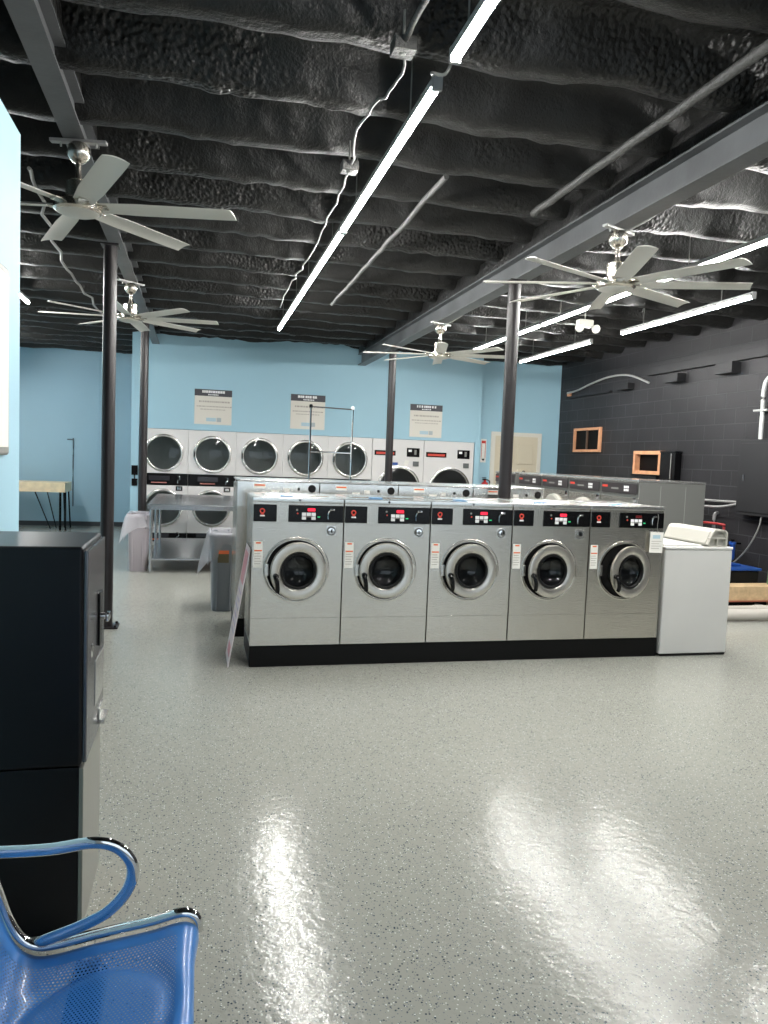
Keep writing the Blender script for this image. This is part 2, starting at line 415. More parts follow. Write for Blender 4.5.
# steel beams
def beam(x, z, w, label):
    b = MB(); h = .20
    b.box((x-w/2, YB, z), (x+w/2, 16.0 if x < 0 else YD, z+.014))
    b.box((x-w/2, YB, z+h-.014), (x+w/2, 16.0 if x < 0 else YD, z+h))
    b.box((x-.006, YB, z+.014), (x+.006, 16.0 if x < 0 else YD, z+h-.014))
    o = b.build('steel_beam', beam_m, smooth=False)
    MB().box((x-w/2+.01, YB, z+h), (x+w/2-.01, 16.0 if x < 0 else YD, z+h+.14)).build('foam_packing', foam_mat, o, smooth=False); tag(o, label, 'beam'); return o
beam(-.735, 3.365, .12, 'grey steel ceiling beam running away along the left bay above two fans')
beam(2.765, 3.24, .14, 'grey steel ceiling beam running away on the right above the other two fans')
# columns
def column(x, y, top, label):
    t = thing('steel_column', label, 'column', (x, y, 0))
    MB().cyl((0, 0, .012), (0, 0, top-.012), .057, 28).build('shaft', column_m, t)
    p = MB().box((-.11, -.11, 0), (.11, .11, .012), .003)
    for a in (-1, 1):
        for c in (-1, 1): p.cyl((a*.085, c*.085, .012), (a*.085, c*.085, .03), .012, 8)
    p.build('base_plate', column_m, t)
    MB().box((-.075, -.09, top-.012), (.075, .09, top)).build('cap_plate', column_m, t)
column(-.785, 7.12, 3.365, 'black round steel column nearest on the left, foot showing just past the black machine')
column(-.765, 11.15, 3.365, 'black round steel column in front of the leftmost stacked dryer')
column(2.725, 6.475, 3.24, 'tall black round steel column rising between the two washer rows')
column(2.83, 11.3, 3.24, 'far black round steel column before the fifth stacked dryer and first big dryer')

# ------------------------------------------------------------------ front load washers
WW, WD, WH = .68, .70, 1.12
def make_washer(label, group):
    t = thing('front_load_washer', label, 'washing machine', group=group)
    cx, cz = .335, .576
    c = MB()
    c.box((0, .012, 0), (.012, WD, WH-.03), 0).box((WW-.012, .012, 0), (WW, WD, WH-.03)).box((.012, WD-.012, 0), (WW-.012, WD, WH-.03)).box((.012, .012, 0), (WW-.012, WD-.012, .012))
    c.holed(0, WW, .21, .93, cx, cz, .226, 0, .012)
    c.box((0, 0, .0), (WW, .012, .2085), .0008)
    c.build('cabinet', steel, t, ang=30)
    lid = MB().box((-.002, -.006, WH-.035), (WW+.002, WD, WH), .005)
    lid.box((.10, .22, WH), (.60, .62, WH+.008), .004)
    lid.build('top_panel', steel_top, t)
    MB().box((.20, .03, WH), (.30, .09, WH+.014), .004).build('lid_latch', blue_label, t)
    MB().lathe([(0, -.004), (.009, -.004), (.009, .002), (0, .002)], TR(.345, -.006, WH-.017) @ RX(PI/2), 12).build('top_lock', black_plastic, t)
    bk = MB().box((0, 0, .93), (WW, .012, 1.085), .002); bk.build('front_rail', steel, t)
    lp = MB().box((.004, -.008, .938), (.175, 0, 1.066), .003).build('badge_panel', black_plastic, t)
    lg = MB().lathe([(.011, -.001), (.020, -.001), (.020, .001), (.011, .001)], TR(.068, -.0085, 1.018) @ RX(PI/2), 20, close=True)
    lg.box((.056, -.0095, .990), (.080, -.008, .998)).build('badge_emblem', red_ink, lp)
    MB().box((.051, -.0095, .977), (.086, -.008, .987)).build('badge_bar', white_ink, lp)
    cp = MB().box((.262, -.010, .938), (.677, 0, 1.066), .004).build('control_panel', black_plastic, t)
    MB().box((.405, -.0125, 1.022), (.462, -.010, 1.044), .004).build('display', red_disp, cp)
    for i in range(3):
        for j in range(2):
            if i == 1 and j == 0: continue
            MB().box((.362+i*.036, -.0135, .958+j*.028), (.394+i*.036, -.010, .983+j*.028), .002).build('button', white_ink, cp)
    MB().box((.372, -.0135, .978), (.455, -.0125, .981)).build('button_rule', poster_text, cp)
    MB().box((.480, -.012, .976), (.50, -.010, .983)).build('indicator', green_led, cp)
    MB().lathe([(0, -.003), (.008, -.003), (.008, .001), (0, .001)], TR(.325, -.010, 1.03) @ RX(PI/2), 12).build('selector', cable_m, cp)
    MB().lathe([(0, -.003), (.006, -.003), (.006, .001), (0, .001)], TR(.330, -.010, 1.003) @ RX(PI/2), 12).build('light', red_ink, cp)
    k = MB().tube(smoothpath([(.60, -.016, 1.035), (.575, -.018, 1.032), (.562, -.018, 1.01), (.560, -.018, .985), (.562, -.018, .965)], 5), .006, 8)
    k.box((.575, -.016, 1.028), (.612, -.010, 1.044), .003); k.build('coin_guide', chrome, cp)
    lk = MB().box((.552, -.004, .833), (.628, 0, .915), .002).build('lock_plate', steel_top, t)
    MB().lathe([(0, -.014), (.024, -.012), (.030, -.002), (.030, .002), (0, .002)][::1], TR(.59, -.002, .875) @ RX(PI/2) @ Matrix.Scale(-1, 4, (0, 0, 1)), 24).build('lock_cylinder', chrome, lk)
    MB().lathe([(.030, 0), (.030, .006), (.034, .006), (.034, 0)], TR(.59, -.004, .875) @ RX(PI/2), 24, close=True).build('lock_ring', cable_m, lk)
    MB().box((.586, -.0165, .862), (.594, -.0155, .888)).build('key_slot', black_plastic, lk)
    wl = MB().box((.012, -.0015, .59), (.078, 0, .79)).build('warning_label', paper, t)
    MB().box((.028, -.0025, .772), (.064, -.0015, .784)).build('label_stripe', orange_ink, wl)
    MB().box((.016, -.0025, .715), (.074, -.0015, .725)).build('label_stripe', orange_ink, wl)
    for q in range(5): MB().box((.018, -.0022, .695-q*.019), (.070 if q % 2 else .062, -.0015, .700-q*.019)).build('label_text', poster_text, wl)
    # raised ring pressed into the front
    MB().lathe([(.232, 0), (.238, .004), (.246, .004), (.252, 0)], TR(cx, .001, cz) @ RX(PI/2), 56).build('pressed_ring', steel, t)
    # drum and gasket
    g = MB().lathe([(.2262, .001), (.2262, -.010), (.158, -.05), (.150, -.015), (.212, -.002)], TR(cx, 0, cz) @ RX(PI/2) , 48)
    g.build('gasket', black_rubber, t)
    MB().lathe([(.158, -.045), (.24, -.08), (.24, -.46), (0, -.47)], TR(cx, 0, cz) @ RX(PI/2), 40).build('drum', washer_drum, t)
    # door, hinged on the right
    hx = cx+.215
    d = MB()
    Md = TR(cx-hx, 0, 0) @ RX(PI/2)
    d.lathe([(.132, .014), (.140, .026), (.150, .031), (.200, .036), (.212, .032), (.216, .012), (.210, .004), (.134, .004)], Md, 56, close=True)
    door = d.build('door', ring_m, t, loc=(hx, -.006, cz), ang=50)
    MB().lathe([(.129, .026), (.127, .010), (.10, -.03), (.06, -.05), (0, -.055)], Md, 40).build('door_glass', washer_glass, door)
    MB().lathe([(.136, .030), (.136, .036), (.124, .034), (.118, .022), (.122, .012)], Md, 48).build('glass_rim', black_rubber, door)
    h = MB().tube(smoothpath([(-.395, -.030, -.03), (-.400, -.062, -.035), (-.392, -.075, -.07), (-.385, -.072, -.12), (-.383, -.060, -.145)], 6), .016, 10)
    h.cyl((-.395, -.035, -.03), (-.395, -.060, -.032), .020, 14)
    h.build('door_handle', black_plastic, door, label='black pull handle')
    MB().box((-.02, -.02, -.05), (.018, .012, .05), .004).build('hinge', steel, door)
    MB().box((.095, -.012, cz-.045), (.125, .004, cz+.045), .003).build('door_catch', steel_top, t)
    return t
front_labels = [
 ('stainless front-load washer at the left end of the front row, beside the leaning pink board', 10, 1),
 ('second stainless front-load washer of the front row, door shut, black panel with red digits', 2, 1),
 ('middle stainless front-load washer of the five in the front row', 3, 1),
 ('fourth stainless front-load washer of the front row, between the middle one and the tagged one', 6, 1),
 ('right end front-load washer with a white tag hanging on it, beside the white top-loader', 14, 0)]
wash0 = make_washer(front_labels[0][0], 'stainless washers of the front row')
index_kids()
washers = []
for i, (lb, ang, red) in enumerate(front_labels):
    t = wash0 if i == 0 else copy_tree(wash0)
    t.location = (.395+.69*i, 5.65, .167); t['label'] = lb
    washers.append(t)
for t, (lb, ang, red) in zip(washers, front_labels):
    for ch in t.children:
        if ch.name.startswith('door') and 'catch' not in ch.name: ch.rotation_euler = (0, 0, math.radians(ang))
        if ch.name.startswith('control_panel') and not red:
            for g in ch.children:
                if g.name.startswith('display'):
                    g.data = g.data.copy(); g.data.materials[0] = red_off
def base_plinth(x0, x1, y0, y1, h, label):
    b = MB().box((x0, y0, 0), (x1, y1, h), .006)
    return tag(b.build('machine_base', base_black, smooth=True), label, 'plinth')
base_plinth(.395, 3.85, 5.662, 6.34, .165, 'long black plinth under the front row of five stainless washers')
# back row seen from behind
WR = .71
def make_rear(label, group):
    t = thing('back_row_washer', label, 'washing machine', group=group)
    MB().box((0, .012, 0), (WR, .74, 1.17), .004).build('cabinet', steel, t)
    MB().box((0, 0, .98), (WR, .012, 1.20), .002).build('rear_panel', steel_top, t)
    MB().box((-.002, -.004, 1.202), (WR+.002, .74, 1.215), .004).build('top_panel', steel_top, t)
    MB().lathe([(0, -.002), (.030, -.002), (.034, .004), (0, .004)], TR(.645, -.001, 1.150) @ RX(PI/2), 20).build('drain_port', black_rubber, t)
    MB().lathe([(0, -.002), (.012, -.002), (.012, .004), (0, .004)], TR(.53, -.001, 1.145) @ RX(PI/2), 14).build('wire_port', black_rubber, t)
    wl = MB().box((.14, -.0015, 1.145), (.24, 0, 1.185)).build('rear_label', paper, t)
    MB().box((.145, -.0025, 1.165), (.235, -.0015, 1.177)).build('label_stripe', orange_ink, wl)
    MB().box((.29, -.0015, 1.10), (.36, 0, 1.13)).build('data_plate', paper, t)
    MB().box((.40, -.0015, 1.12), (.45, 0, 1.15)).build('data_plate', paper, t)
    MB().box((.10, .004, .2), (.60, .012, .5), .004).build('service_cover', wcase_m, t)
    return t
rear_labels = ['back row washer at the left end, its stainless side showing left of the front row',
 'second back row washer from the left, rear panel seen over the second front washer',
 'third back row washer, rear panel showing left of the tall column between the rows',
 'right end back row washer, its rear panel partly hidden by the tall black column']
rear0 = make_rear(rear_labels[0], 'washers backing onto the front row'); index_kids()
for i, lb in enumerate(rear_labels):
    t = rear0 if i == 0 else copy_tree(rear0)
    t.location = (.325+.718*i, 6.62, .165); t['label'] = lb
base_plinth(.33, 3.19, 6.64, 7.34, .165, 'black plinth under the back row of washers')
# white tag hanging on the right washer
t = thing('hanging_tag', 'white paper tag hanging from the control panel of the right end front washer', 'tag', (3.76, 5.618, .90))
MB().box((-.065, 0, 0), (.06, .002, .175), .0008, rot=RY(.03)).build('card', paper, t)
MB().tube([(0, .001, .172), (-.004, -.002, .24), (.004, 0, .30), (0, .004, .325)], .003, 6).build('string', cable_m, t)
MB().box((-.04, -.0015, .12), (.03, 0, .15)).build('printed_block', poster_blue, t)
for q in range(4): MB().box((-.05, -.0012, .095-q*.02), (.045-(q % 2)*.02, 0, .099-q*.02)).build('printed_line', poster_text, t)

# ------------------------------------------------------------------ white top load washer standing sideways
t = thing('top_load_washer', 'white top-load washer standing sideways at the right end of the front row', 'washing machine', (3.868, 5.64, 0))
b = MB().box((0, 0, .02), (.66, .69, .925), .012, seg=3); b.build('cabinet', white_enamel, t)
MB().box((-.004, -.005, .925), (.664, .695, .952), .010, seg=3).build('top_deck', white_enamel, t)
MB().box((.03, .06, .952), (.40, .63, .962), .006).build('lid', white_enamel, t)
MB().box((.01, .004, .004), (.65, .02, .03)).build('toe_strip', black_rubber, t)
for a in (.05, .61):
    for c in (.05, .64): MB().cyl((a, c, 0), (a, c, .02), .02, 10).build('foot', black_rubber, t)
prof = [(.425, .952), (.405, .975), (.455, 1.085), (.475, 1.10), (.575, 1.10), (.60, 1.08), (.60, .952)]
MB().prism(prof, 'y', .035, .65, .006).build('console', plastic_white, t, ang=22)
e = MB()
ip = [(.432, .962), (.420, .978), (.465, 1.075), (.480, 1.088), (.570, 1.088), (.588, 1.072), (.588, .962)]
n = len(prof)
for i in range(n):
    j = (i+1) % n
    for y0, y1 in ((-.0, .035),):
        A = [(prof[i][0], y0, prof[i][1]), (prof[j][0], y0, prof[j][1]), (ip[j][0], y0, ip[j][1]), (ip[i][0], y0, ip[i][1])]
        B = [(a[0], y1, a[2]) for a in A]
        va = [e.bm.verts.new(v) for v in A]; vb = [e.bm.verts.new(v) for v in B]
        e.bm.faces.new(va); e.bm.faces.new(vb[::-1])
        for q in range(4): e.bm.faces.new((va[q], vb[q], vb[(q+1) % 4], va[(q+1) % 4]))
e.box((.42, .005, 1.02), (.59, .034, 1.032)); e.box((.50, .005, .955), (.51, .034, 1.02))
e.build('end_cap', plastic_white, t, label='open hollow end of the console')

# ------------------------------------------------------------------ right hand row, fronts towards the aisle (-x)
def make_big(label, group):
    # local: front faces -y, width along x; rotated so the front faces -x
    t = thing('large_washer', label, 'washing machine', group=group)
    W, D, H = .80, .86, 1.30
    MB().box((0, .012, 0), (W, D, H-.012), .006).build('cabinet', wcase_m, t)
    MB().box((0, 0, 0), (W, .012, H-.20), .003).build('front_panel', steel, t)
    MB().box((-.003, -.006, H-.03), (W+.003, D, H), .006).build('top_panel', steel_top, t)
    cp = MB().box((.02, -.008, H-.165), (.78, 0, H-.045), .004).build('control_panel', mat('panel_charcoal', (.035, .03, .032), .35), t)
    MB().box((.04, -.010, H-.10), (.16, -.008, H-.075)).build('badge', red_ink, cp)
    for i in range(3):
        for j in range(2): MB().box((.52+i*.035, -.011, H-.135+j*.035), (.548+i*.035, -.008, H-.108+j*.035), .002).build('button', white_ink, cp)
    MB().box((.24, -.010, H-.12), (.40, -.008, H-.10)).build('legend', cable_m, cp)
    MB().lathe([(.20, -.0), (.21, .035), (.29, .045), (.31, .03), (.315, 0)], TR(.40, 0, .73) @ RX(PI/2), 48).build('door', plastic_white, t)
    MB().lathe([(0, .02), (.15, .03), (.205, .02)], TR(.40, 0, .73) @ RX(PI/2), 36).build('door_glass', glass_dark, t)
    MB().box((.71, -.004, 1.03), (.77, 0, 1.10), .003).build('coin_lock', chrome, t)
    for x in (-.0012,):
        MB().box((x, .26, .02), (x+.003, .265, H-.06)).build('side_seam', black_rubber, t)
        MB().box((x, .62, .02), (x+.003, .625, H-.06)).build('side_seam', black_rubber, t)
    return t
big_labels = ['nearest large washer of the right hand row, grey side panel facing the camera',
 'second large washer from the near end of the right hand row',
 'third large washer from the near end of the right hand row',
 'fourth large washer from the near end, just below the far cream door',
 'farthest large washer of the right hand row, mostly behind the tall black column']
big0 = make_big(big_labels[0], 'large washers along the right wall'); index_kids()
# fronts face -x: rotate -90 deg; the +local-x axis then runs towards -y, so put the origin at the far corner
for i, lb in enumerate(big_labels):
    t = big0 if i == 0 else copy_tree(big0)
    t.rotation_euler = (0, 0, -PI/2); t.location = (4.76, 7.50+.82*(i+1)+(.12 if i == 4 else 0), .175); t['label'] = lb
tmp = MB().box((0, 0, 0), (.1, .1, .1)); tmp.bm.free()
base_plinth(4.80, 5.60, 7.50, 11.72, .175, 'black plinth under the large washers on the right')
# near end side panel of the row is the +local-x side of the first machine
t = big0
for y in (.28, .60):
    MB().box((.7985, y, .05), (.8015, y+.006, 1.24)).build('side_seam', mat('seam_grey', (.30, .31, .29), .4), t)

# ------------------------------------------------------------------ stacked dryers
DW = .797
def round_door(t, cx, cz, R, y=0, name='door'):
    d = MB().lathe([(R-.045, .006), (R-.04, .03), (R-.02, .036), (R, .026), (R+.004, 0), (R-.045, 0)], TR(cx, y, cz) @ RX(PI/2), 56, close=True).build(name, steel_top, t, ang=50)
    MB().lathe([(0, .022), (R*.6, .020), (R-.04, .010)], TR(cx, y, cz) @ RX(PI/2), 48).build('door_glass', glass_dark, d)
    MB().box((cx-R+.005, y-.05, cz-.05), (cx-R+.03, y-.02, cz+.05), .004).build('door_handle', black_plastic, d)
    return d
def make_dryer(label, group):
    t = thing('stacked_dryer', label, 'dryer', group=group)
    c = MB()
    c.box((.002, .02, 0), (.014, 1.1, 1.965)); c.box((DW-.014, .02, 0), (DW-.002, 1.1, 1.965)); c.box((.014, 1.08, 0), (DW-.014, 1.1, 1.965)); c.box((.014, .02, 1.95), (DW-.014, 1.08, 1.965))
    c.box((.014, .02, .95), (DW-.014, 1.08, .97))
    c.build('cabinet', dryer_white, t, smooth=False)
    for k, (z0, z1, cz) in enumerate(((1.225, 1.965, 1.565), (.215, .915, .645))):
        MB().holed(.002, DW-.002, z0, z1, DW/2, cz, .285, 0, .02).build('front_panel', dryer_white, t, ang=30)
        round_door(t, DW/2, cz, .315)
        MB().lathe([(.284, -.02), (.36, -.06), (.36, -.75), (0, -.76)], TR(DW/2, 0, cz) @ RX(PI/2), 40).build('drum', drum_m, t)
        zc = 1.02 if k == 0 else .06
        cp = MB().box((.004, .004, zc), (DW-.004, .03, zc+.2), .003).build('control_panel', black_plastic, t)
        MB().box((.20, .001, zc+.035), (.45, .004, zc+.055)).build('legend', orange_ink if k else mat('legend_red', (.35, .12, .1), .5), cp)
        MB().box((.16, .002, zc+.08), (.50, .004, zc+.16)).build('display_window', mat('window_grey', (.03, .03, .035), .15), cp)
        MB().tube(smoothpath([(.62, -.004, zc+.16), (.66, -.006, zc+.155), (.665, -.006, zc+.11), (.635, -.006, zc+.08), (.635, -.004, zc+.04)], 5), .008, 8).build('coin_guide', chrome, cp)
    cs = MB().box((.004, 0, .918), (DW-.004, .03, 1.018), .003).build('coin_shelf', dryer_white, t)
    k = MB().box((.60, -.006, .93), (.71, 0, 1.01), .003).build('coin_box', black_plastic, cs)
    MB().box((.622, -.010, .945), (.69, -.006, .995), .003).build('coin_lock', chrome, k)
    MB().box((.004, .01, 0), (DW-.004, .03, .058)).build('kick_panel', dryer_white, t)
    return t
dl = ['leftmost white stacked dryer, partly behind a black column', 'second white stacked dryer from the left, above the folding table, under the first poster',
 'middle white stacked dryer of the five', 'fourth white stacked dryer from the left, under the second poster, behind the wire rack bar',
 'rightmost white stacked dryer, next to the two larger dryers']
dry0 = make_dryer(dl[0], 'white stacked dryers in the blue wall'); index_kids()
for i, lb in enumerate(dl):
    t = dry0 if i == 0 else copy_tree(dry0)
    t.location = (-.975+DW*i, 13.285, 0); t['label'] = lb
def make_large_dryer(label, group):
    t = thing('large_dryer', label, 'dryer', group=group); W = .962
    MB().box((.002, .02, 0), (W-.002, 1.1, 1.965)).build('cabinet', dryer_white, t, smooth=False)
    MB().box((.002, 0, .25), (W-.002, .02, 1.965), .004).build('front_panel', dryer_white, t)
    MB().box((.002, .004, 0), (W-.002, .02, .245)).build('kick_panel', black_plastic, t)
    R = .40
    d = MB().lathe([(R-.05, .006), (R-.045, .03), (R-.02, .036), (R, .026), (R+.004, 0)], TR(W*.53, 0, 1.09) @ RX(PI/2), 56).build('door', steel_top, t, ang=50)
    MB().lathe([(0, .028), (R*.6, .024), (R-.045, .010)], TR(W*.53, 0, 1.09) @ RX(PI/2), 48).build('door_glass', mat('large_dryer_glass', (.015, .016, .016), .1), d)
    MB().box((W*.53-R, -.05, 1.04), (W*.53-R+.03, -.02, 1.14), .004).build('door_handle', black_plastic, d)
    np_ = MB().box((.04, -.006, 1.67), (.43, 0, 1.76), .002).build('name_strip', black_plastic, t)
    MB().box((.07, -.008, 1.69), (.40, -.006, 1.73)).build('strip_lettering', red_ink, np_)
    cp = MB().box((.64, -.008, 1.66), (.88, 0, 1.82), .003).build('control_panel', black_plastic, t)
    MB().box((.67, -.010, 1.75), (.73, -.008, 1.79)).build('button', white_ink, cp)
    MB().box((.78, -.010, 1.70), (.82, -.008, 1.79)).build('button', cable_m, cp)
    MB().box((.76, -.02, 1.49), (.87, 0, 1.58), .004).build('coin_box', mat('coin_box_grey', (.12, .13, .13), .4), t)
    return t
ld0 = make_large_dryer('left one of the two larger white dryers, with blue sticker, behind a column', 'larger dryers'); index_kids()
ld1 = copy_tree(ld0); ld1['label'] = 'right one of the two larger white dryers, nearest the extinguisher'
ld0.location = (3.016, 13.285, 0); ld1.location = (3.982, 13.285, 0)
MB().box((.38, -.002, 1.50), (.48, 0, 1.55)).build('blue_sticker', blue_plastic, ld0)
MB().box((.60, -.002, 1.50), (.68, 0, 1.60), rot=RY(.3)).build('paper_note', paper, ld0)

# posters
def poster(x0, x1, z0, z1, label, seed):
    rnd = random.Random(seed)
    t = thing('wall_poster', label, 'poster', (x0, YD-.012, z0), group='notices over the dryers'); W, H = x1-x0, z1-z0
    MB().box((0, 0, 0), (W, .011, H), .002).build('board', poster_cream, t)
    hd = MB().box((0, -.002, H*.81), (W, 0, H)).build('header', poster_head, t)
    tx = MB(); x = W*.20
    while x < W*.78:
        w_ = W*rnd.uniform(.035, .07); tx.box((x, -.003, H*.90), (x+w_, -.002, H*.97)); x += w_+W*rnd.choice((.008, .008, .03))
    x = W*.36
    while x < W*.64:
        w_ = W*rnd.uniform(.02, .04); tx.box((x, -.003, H*.835), (x+w_, -.002, H*.87)); x += w_+W*.012
    tx.build('header_lettering', white_ink, hd)
    for z, a, b, hh in ((.63, .12, .90, .045), (.50, .06, .95, .028), (.42, .16, .82, .022)):
        r = MB(); x = W*a
        while x < W*b:
            w_ = W*rnd.uniform(.02, .08); r.box((x, -.0015, H*z), (x+w_, 0, H*(z+hh))); x += w_+W*.018
        r.build('text_line', poster_text, t)
    MB().box((W*.32, -.0015, H*.09), (W*.58, 0, H*.19)).build('emblem', poster_blue, t)
    MB().box((W*.60, -.0015, H*.08), (W*.72, 0, H*.20)).build('emblem_mark', mat('emblem_grey', (.4, .45, .47), .6), t)
poster(-.095, .525, 2.075, 2.665, 'white poster with black header at the left, above the second stacked dryer', 1)
poster(1.53, 2.135, 2.07, 2.67, 'middle poster with black header, behind the top of the wire rack bar', 2)
poster(3.69, 4.30, 2.025, 2.615, 'right hand poster with black header, above the two larger dryers', 3)
# door on the wall right of the dryers
dd = struct(MB().box((5.43, YR-.03, 0), (6.30, YR-.001, 2.125), .003).build('door_1', door_m))
for x0 in (5.52, 5.90):
    for z0, z1 in ((.2, .9), (1.0, 1.5), (1.6, 1.99)):
        MB().box((x0, YR-.045, z0), (x0+.30, YR-.028, z1), .014).build('door_panel', door_m, dd)
MB().lathe([(0, .06), (.02, .055), (.03, .04), (.012, .02), (.025, 0)], TR(6.02, YR-.034, 1.46) @ RX(PI/2), 16).build('door_knob', nickel, dd)
df = MB().box((5.35, YR-.04, 0), (5.43, YR-.001, 2.125)).box((6.30, YR-.04, 0), (6.375, YR-.001, 2.125)).box((5.35, YR-.04, 2.125), (6.375, YR-.001, 2.20))
struct(df.build('trim_3', mat('door_trim', (.74, .72, .64), .45), smooth=False))
# extinguisher and its arrow sign
t = thing('fire_extinguisher', 'red fire extinguisher hung low on the blue wall right of the dryers', 'fire extinguisher', (5.23, YR-.11, .86))
MB().lathe([(0, 0), (.065, .003), (.07, .02), (.07, .33), (.055, .37), (.022, .39), (.022, .42), (0, .42)], seg=24).build('cylinder', red_paint, t)
MB().box((-.05, -.02, .42), (.02, .02, .445), .004).box((-.06, -.015, .455), (.02, .015, .47), .003).build('valve_handle', black_plastic, t)
MB().tube(smoothpath([(.02, 0, .43), (.09, 0, .40), (.095, 0, .28), (.09, 0, .12)], 6), .011, 8).build('hose', black_rubber, t)
MB().box((-.03, .06, .15), (.03, .109, .36)).build('wall_bracket', black_plastic, t)
t = thing('extinguisher_sign', 'narrow white and red arrow sign on the blue wall above the fire extinguisher', 'sign', (5.21, YR-.006, 1.61))
MB().box((-.055, 0, 0), (.055, .005, .44), .001).build('plate', paper, t)
MB().prism([(-.035, .07), (0, .02), (.035, .07)], 'y', -.002, 0).build('arrow', black_plastic, t)
MB().box((-.042, -.002, .09), (-.034, 0, .36)).box((.034, -.002, .09), (.042, 0, .36)).box((-.042, -.002, .36), (.042, 0, .41)).build('red_border', red_ink, t)
# red tank top seen above the washers
# ------------------------------------------------------------------ folding table
t = thing('folding_table', 'stainless steel folding table with a lower shelf, in front of the two left dryers', 'table', (0, 0, 0))
x0, x1, y0, y1 = -.64, .86, 10.20, 12.70
tt = MB().box((x0, y0, .885), (x1, y1, .905), .006).box((x0+.01, y0+.003, .835), (x1-.01, y0+.02, .885)).box((x0+.01, y1-.02, .835), (x1-.01, y1-.003, .885)).box((x0+.003, y0+.01, .835), (x0+.02, y1-.01, .885))
tt.build('tabletop', table_steel, t)
MB().box((x0+.03, y0+.03, .17), (x1-.03, y1-.03, .195), .004).build('shelf', table_steel, t)
for x in (x0+.05, x1-.05):
    for y in (y0+.05, (y0+y1)/2, y1-.05):
        MB().cyl((x, y, .03), (x, y, .835), .021, 16).cyl((x, y, .0), (x, y, .03), .014, 12, r2=.024).build('leg', table_steel, t)

# ------------------------------------------------------------------ bins with liners
def slim_bin(x, y, h, rz, m1, label, bag_m, drop, seed, band):
    t = thing('waste_bin', label, 'bin', (x, y, 0), rz)
    w, d = .13, .27
    def ring(z, a, b, n=40, wob=0, k=0):
        out = []
        for i in range(n):
            an = 2*PI*i/n; c, s = math.cos(an), math.sin(an)
            X = a*math.copysign(abs(c)**.35, c); Y = b*math.copysign(abs(s)**.35, s)
            if wob:
                q = wob*noise.noise((X*14+seed, Y*14, z*9+k)); X *= 1+q/.15; Y *= 1+q/.3
            out.append((X, Y, z))
        return out
    def skin(mb, rings):
        R = [[mb.bm.verts.new(v) for v in r] for r in rings]
        for A, B in zip(R, R[1:]):
            for i in range(len(A)): mb.bm.faces.new((A[i], A[(i+1) % len(A)], B[(i+1) % len(A)], B[i]))
        return R
    b = MB(); R = skin(b, [ring(0, w*.84, d*.9), ring(.02, w*.86, d*.92), ring(h*.32, w*.90, d*.94), ring(h*.33, w*.92, d*.955), ring(h-.05, w, d), ring(h-.05, w*1.07, d*1.04), ring(h, w*1.07, d*1.04), ring(h, w*.98, d*.98), ring(.03, w*.82, d*.88)])
    b.bm.faces.new(R[0][::-1]); b.bm.faces.new(R[-1])
    b.build('body', m1, t, ang=40)
    for sx in (-.5, .5): MB().box((sx*w-.006, -d*.99, .02), (sx*w+.006, -d*.90, h*.86), .004, rot=RX(-.035)).build('rib', m1, t)
    g = MB(); rs = [ring(h-.18, w*.90, d*.92, wob=.01), ring(h+.012, w*.99, d*.99, wob=.02), ring(h+.022, w*1.08, d*1.05, wob=.03)]
    n = 9
    for i in range(1, n+1): rs.append([(X, Y, z-(i/n)*(.07*max(0, -X/w)**2+.05*noise.noise((X*9, Y*9, seed)))) for X, Y, z in ring(h+.01-drop*i/n, w*(1.13+.10*i/n), d*(1.08+.03*i/n), wob=.07+.12*i/n, k=i*.15)])
    skin(g, rs); o = g.build('liner', bag_m, t, ang=180)
    if band:
        MB().box((-.06, -d*1.0-.008, h*.64), (.05, -d*.98, h*.80), .002).build('sticker', mat('sticker_dark', (.12, .10, .05), .5), t)
        MB().box((-.06, -d*1.0-.010, h*.755), (.05, -d*1.0-.008, h*.80)).build('sticker_band', orange_ink, t)
slim_bin(.262, 7.99, .78, 0, bin_grey, 'slim grey waste bin with clear liner beside the washer rows, left end', smoke_glass, .21, 1, True)
slim_bin(-.765, 10.62, .74, .0, bin_pink, 'pale slim bin with hanging liner at the left end of the steel folding table', smoke_glass, .17, 5, False)
# hanging tail of each liner
t = thing('mop_head', 'small white mop strands hanging down beside the grey bin', 'mop', (.415, 7.53, 0))
MB().cyl((0, 0, 0), (.03, .04, 1.0), .010, 8).build('handle', black_plastic, t)
mm = MB()
for k in range(16):
    a = random.uniform(-.03, .03); c = random.uniform(-.02, .02)
    mm.tube(smoothpath([(a*.3, c*.3, .50), (a, c, .38), (a*1.2, c*1.3, .25), (a*.9, c, .10+random.random()*.05)], 4), .006, 6)
mm.build('strands', paper, t)
# ------------------------------------------------------------------ pink board leaning on the washers
t = thing('leaning_sign', 'white and pink printed board leaning on the left side of the washer row', 'sign', (.245, 5.68, 0))
lean = math.atan2(.145, .90)
M0 = RY(lean)
MB().box((-.006, 0, 0), (0, .42, .90), .001).xf(M0).build('board', pink_board, t)
MB().box((-.0075, .05, .62), (-.006, .37, .86)).xf(M0).build('printed_heading', pink_ink, t)
for q in range(6): MB().box((-.0072, .05, .54-q*.06), (-.006, .37-(q % 2)*.06, .56-q*.06)).xf(M0).build('printed_line', mat('lilac_ink', (.55, .45, .60), .5), t)
MB().box((-.0075, .06, .06), (-.006, .30, .14)).xf(M0).build('printed_footer', pink_ink, t)

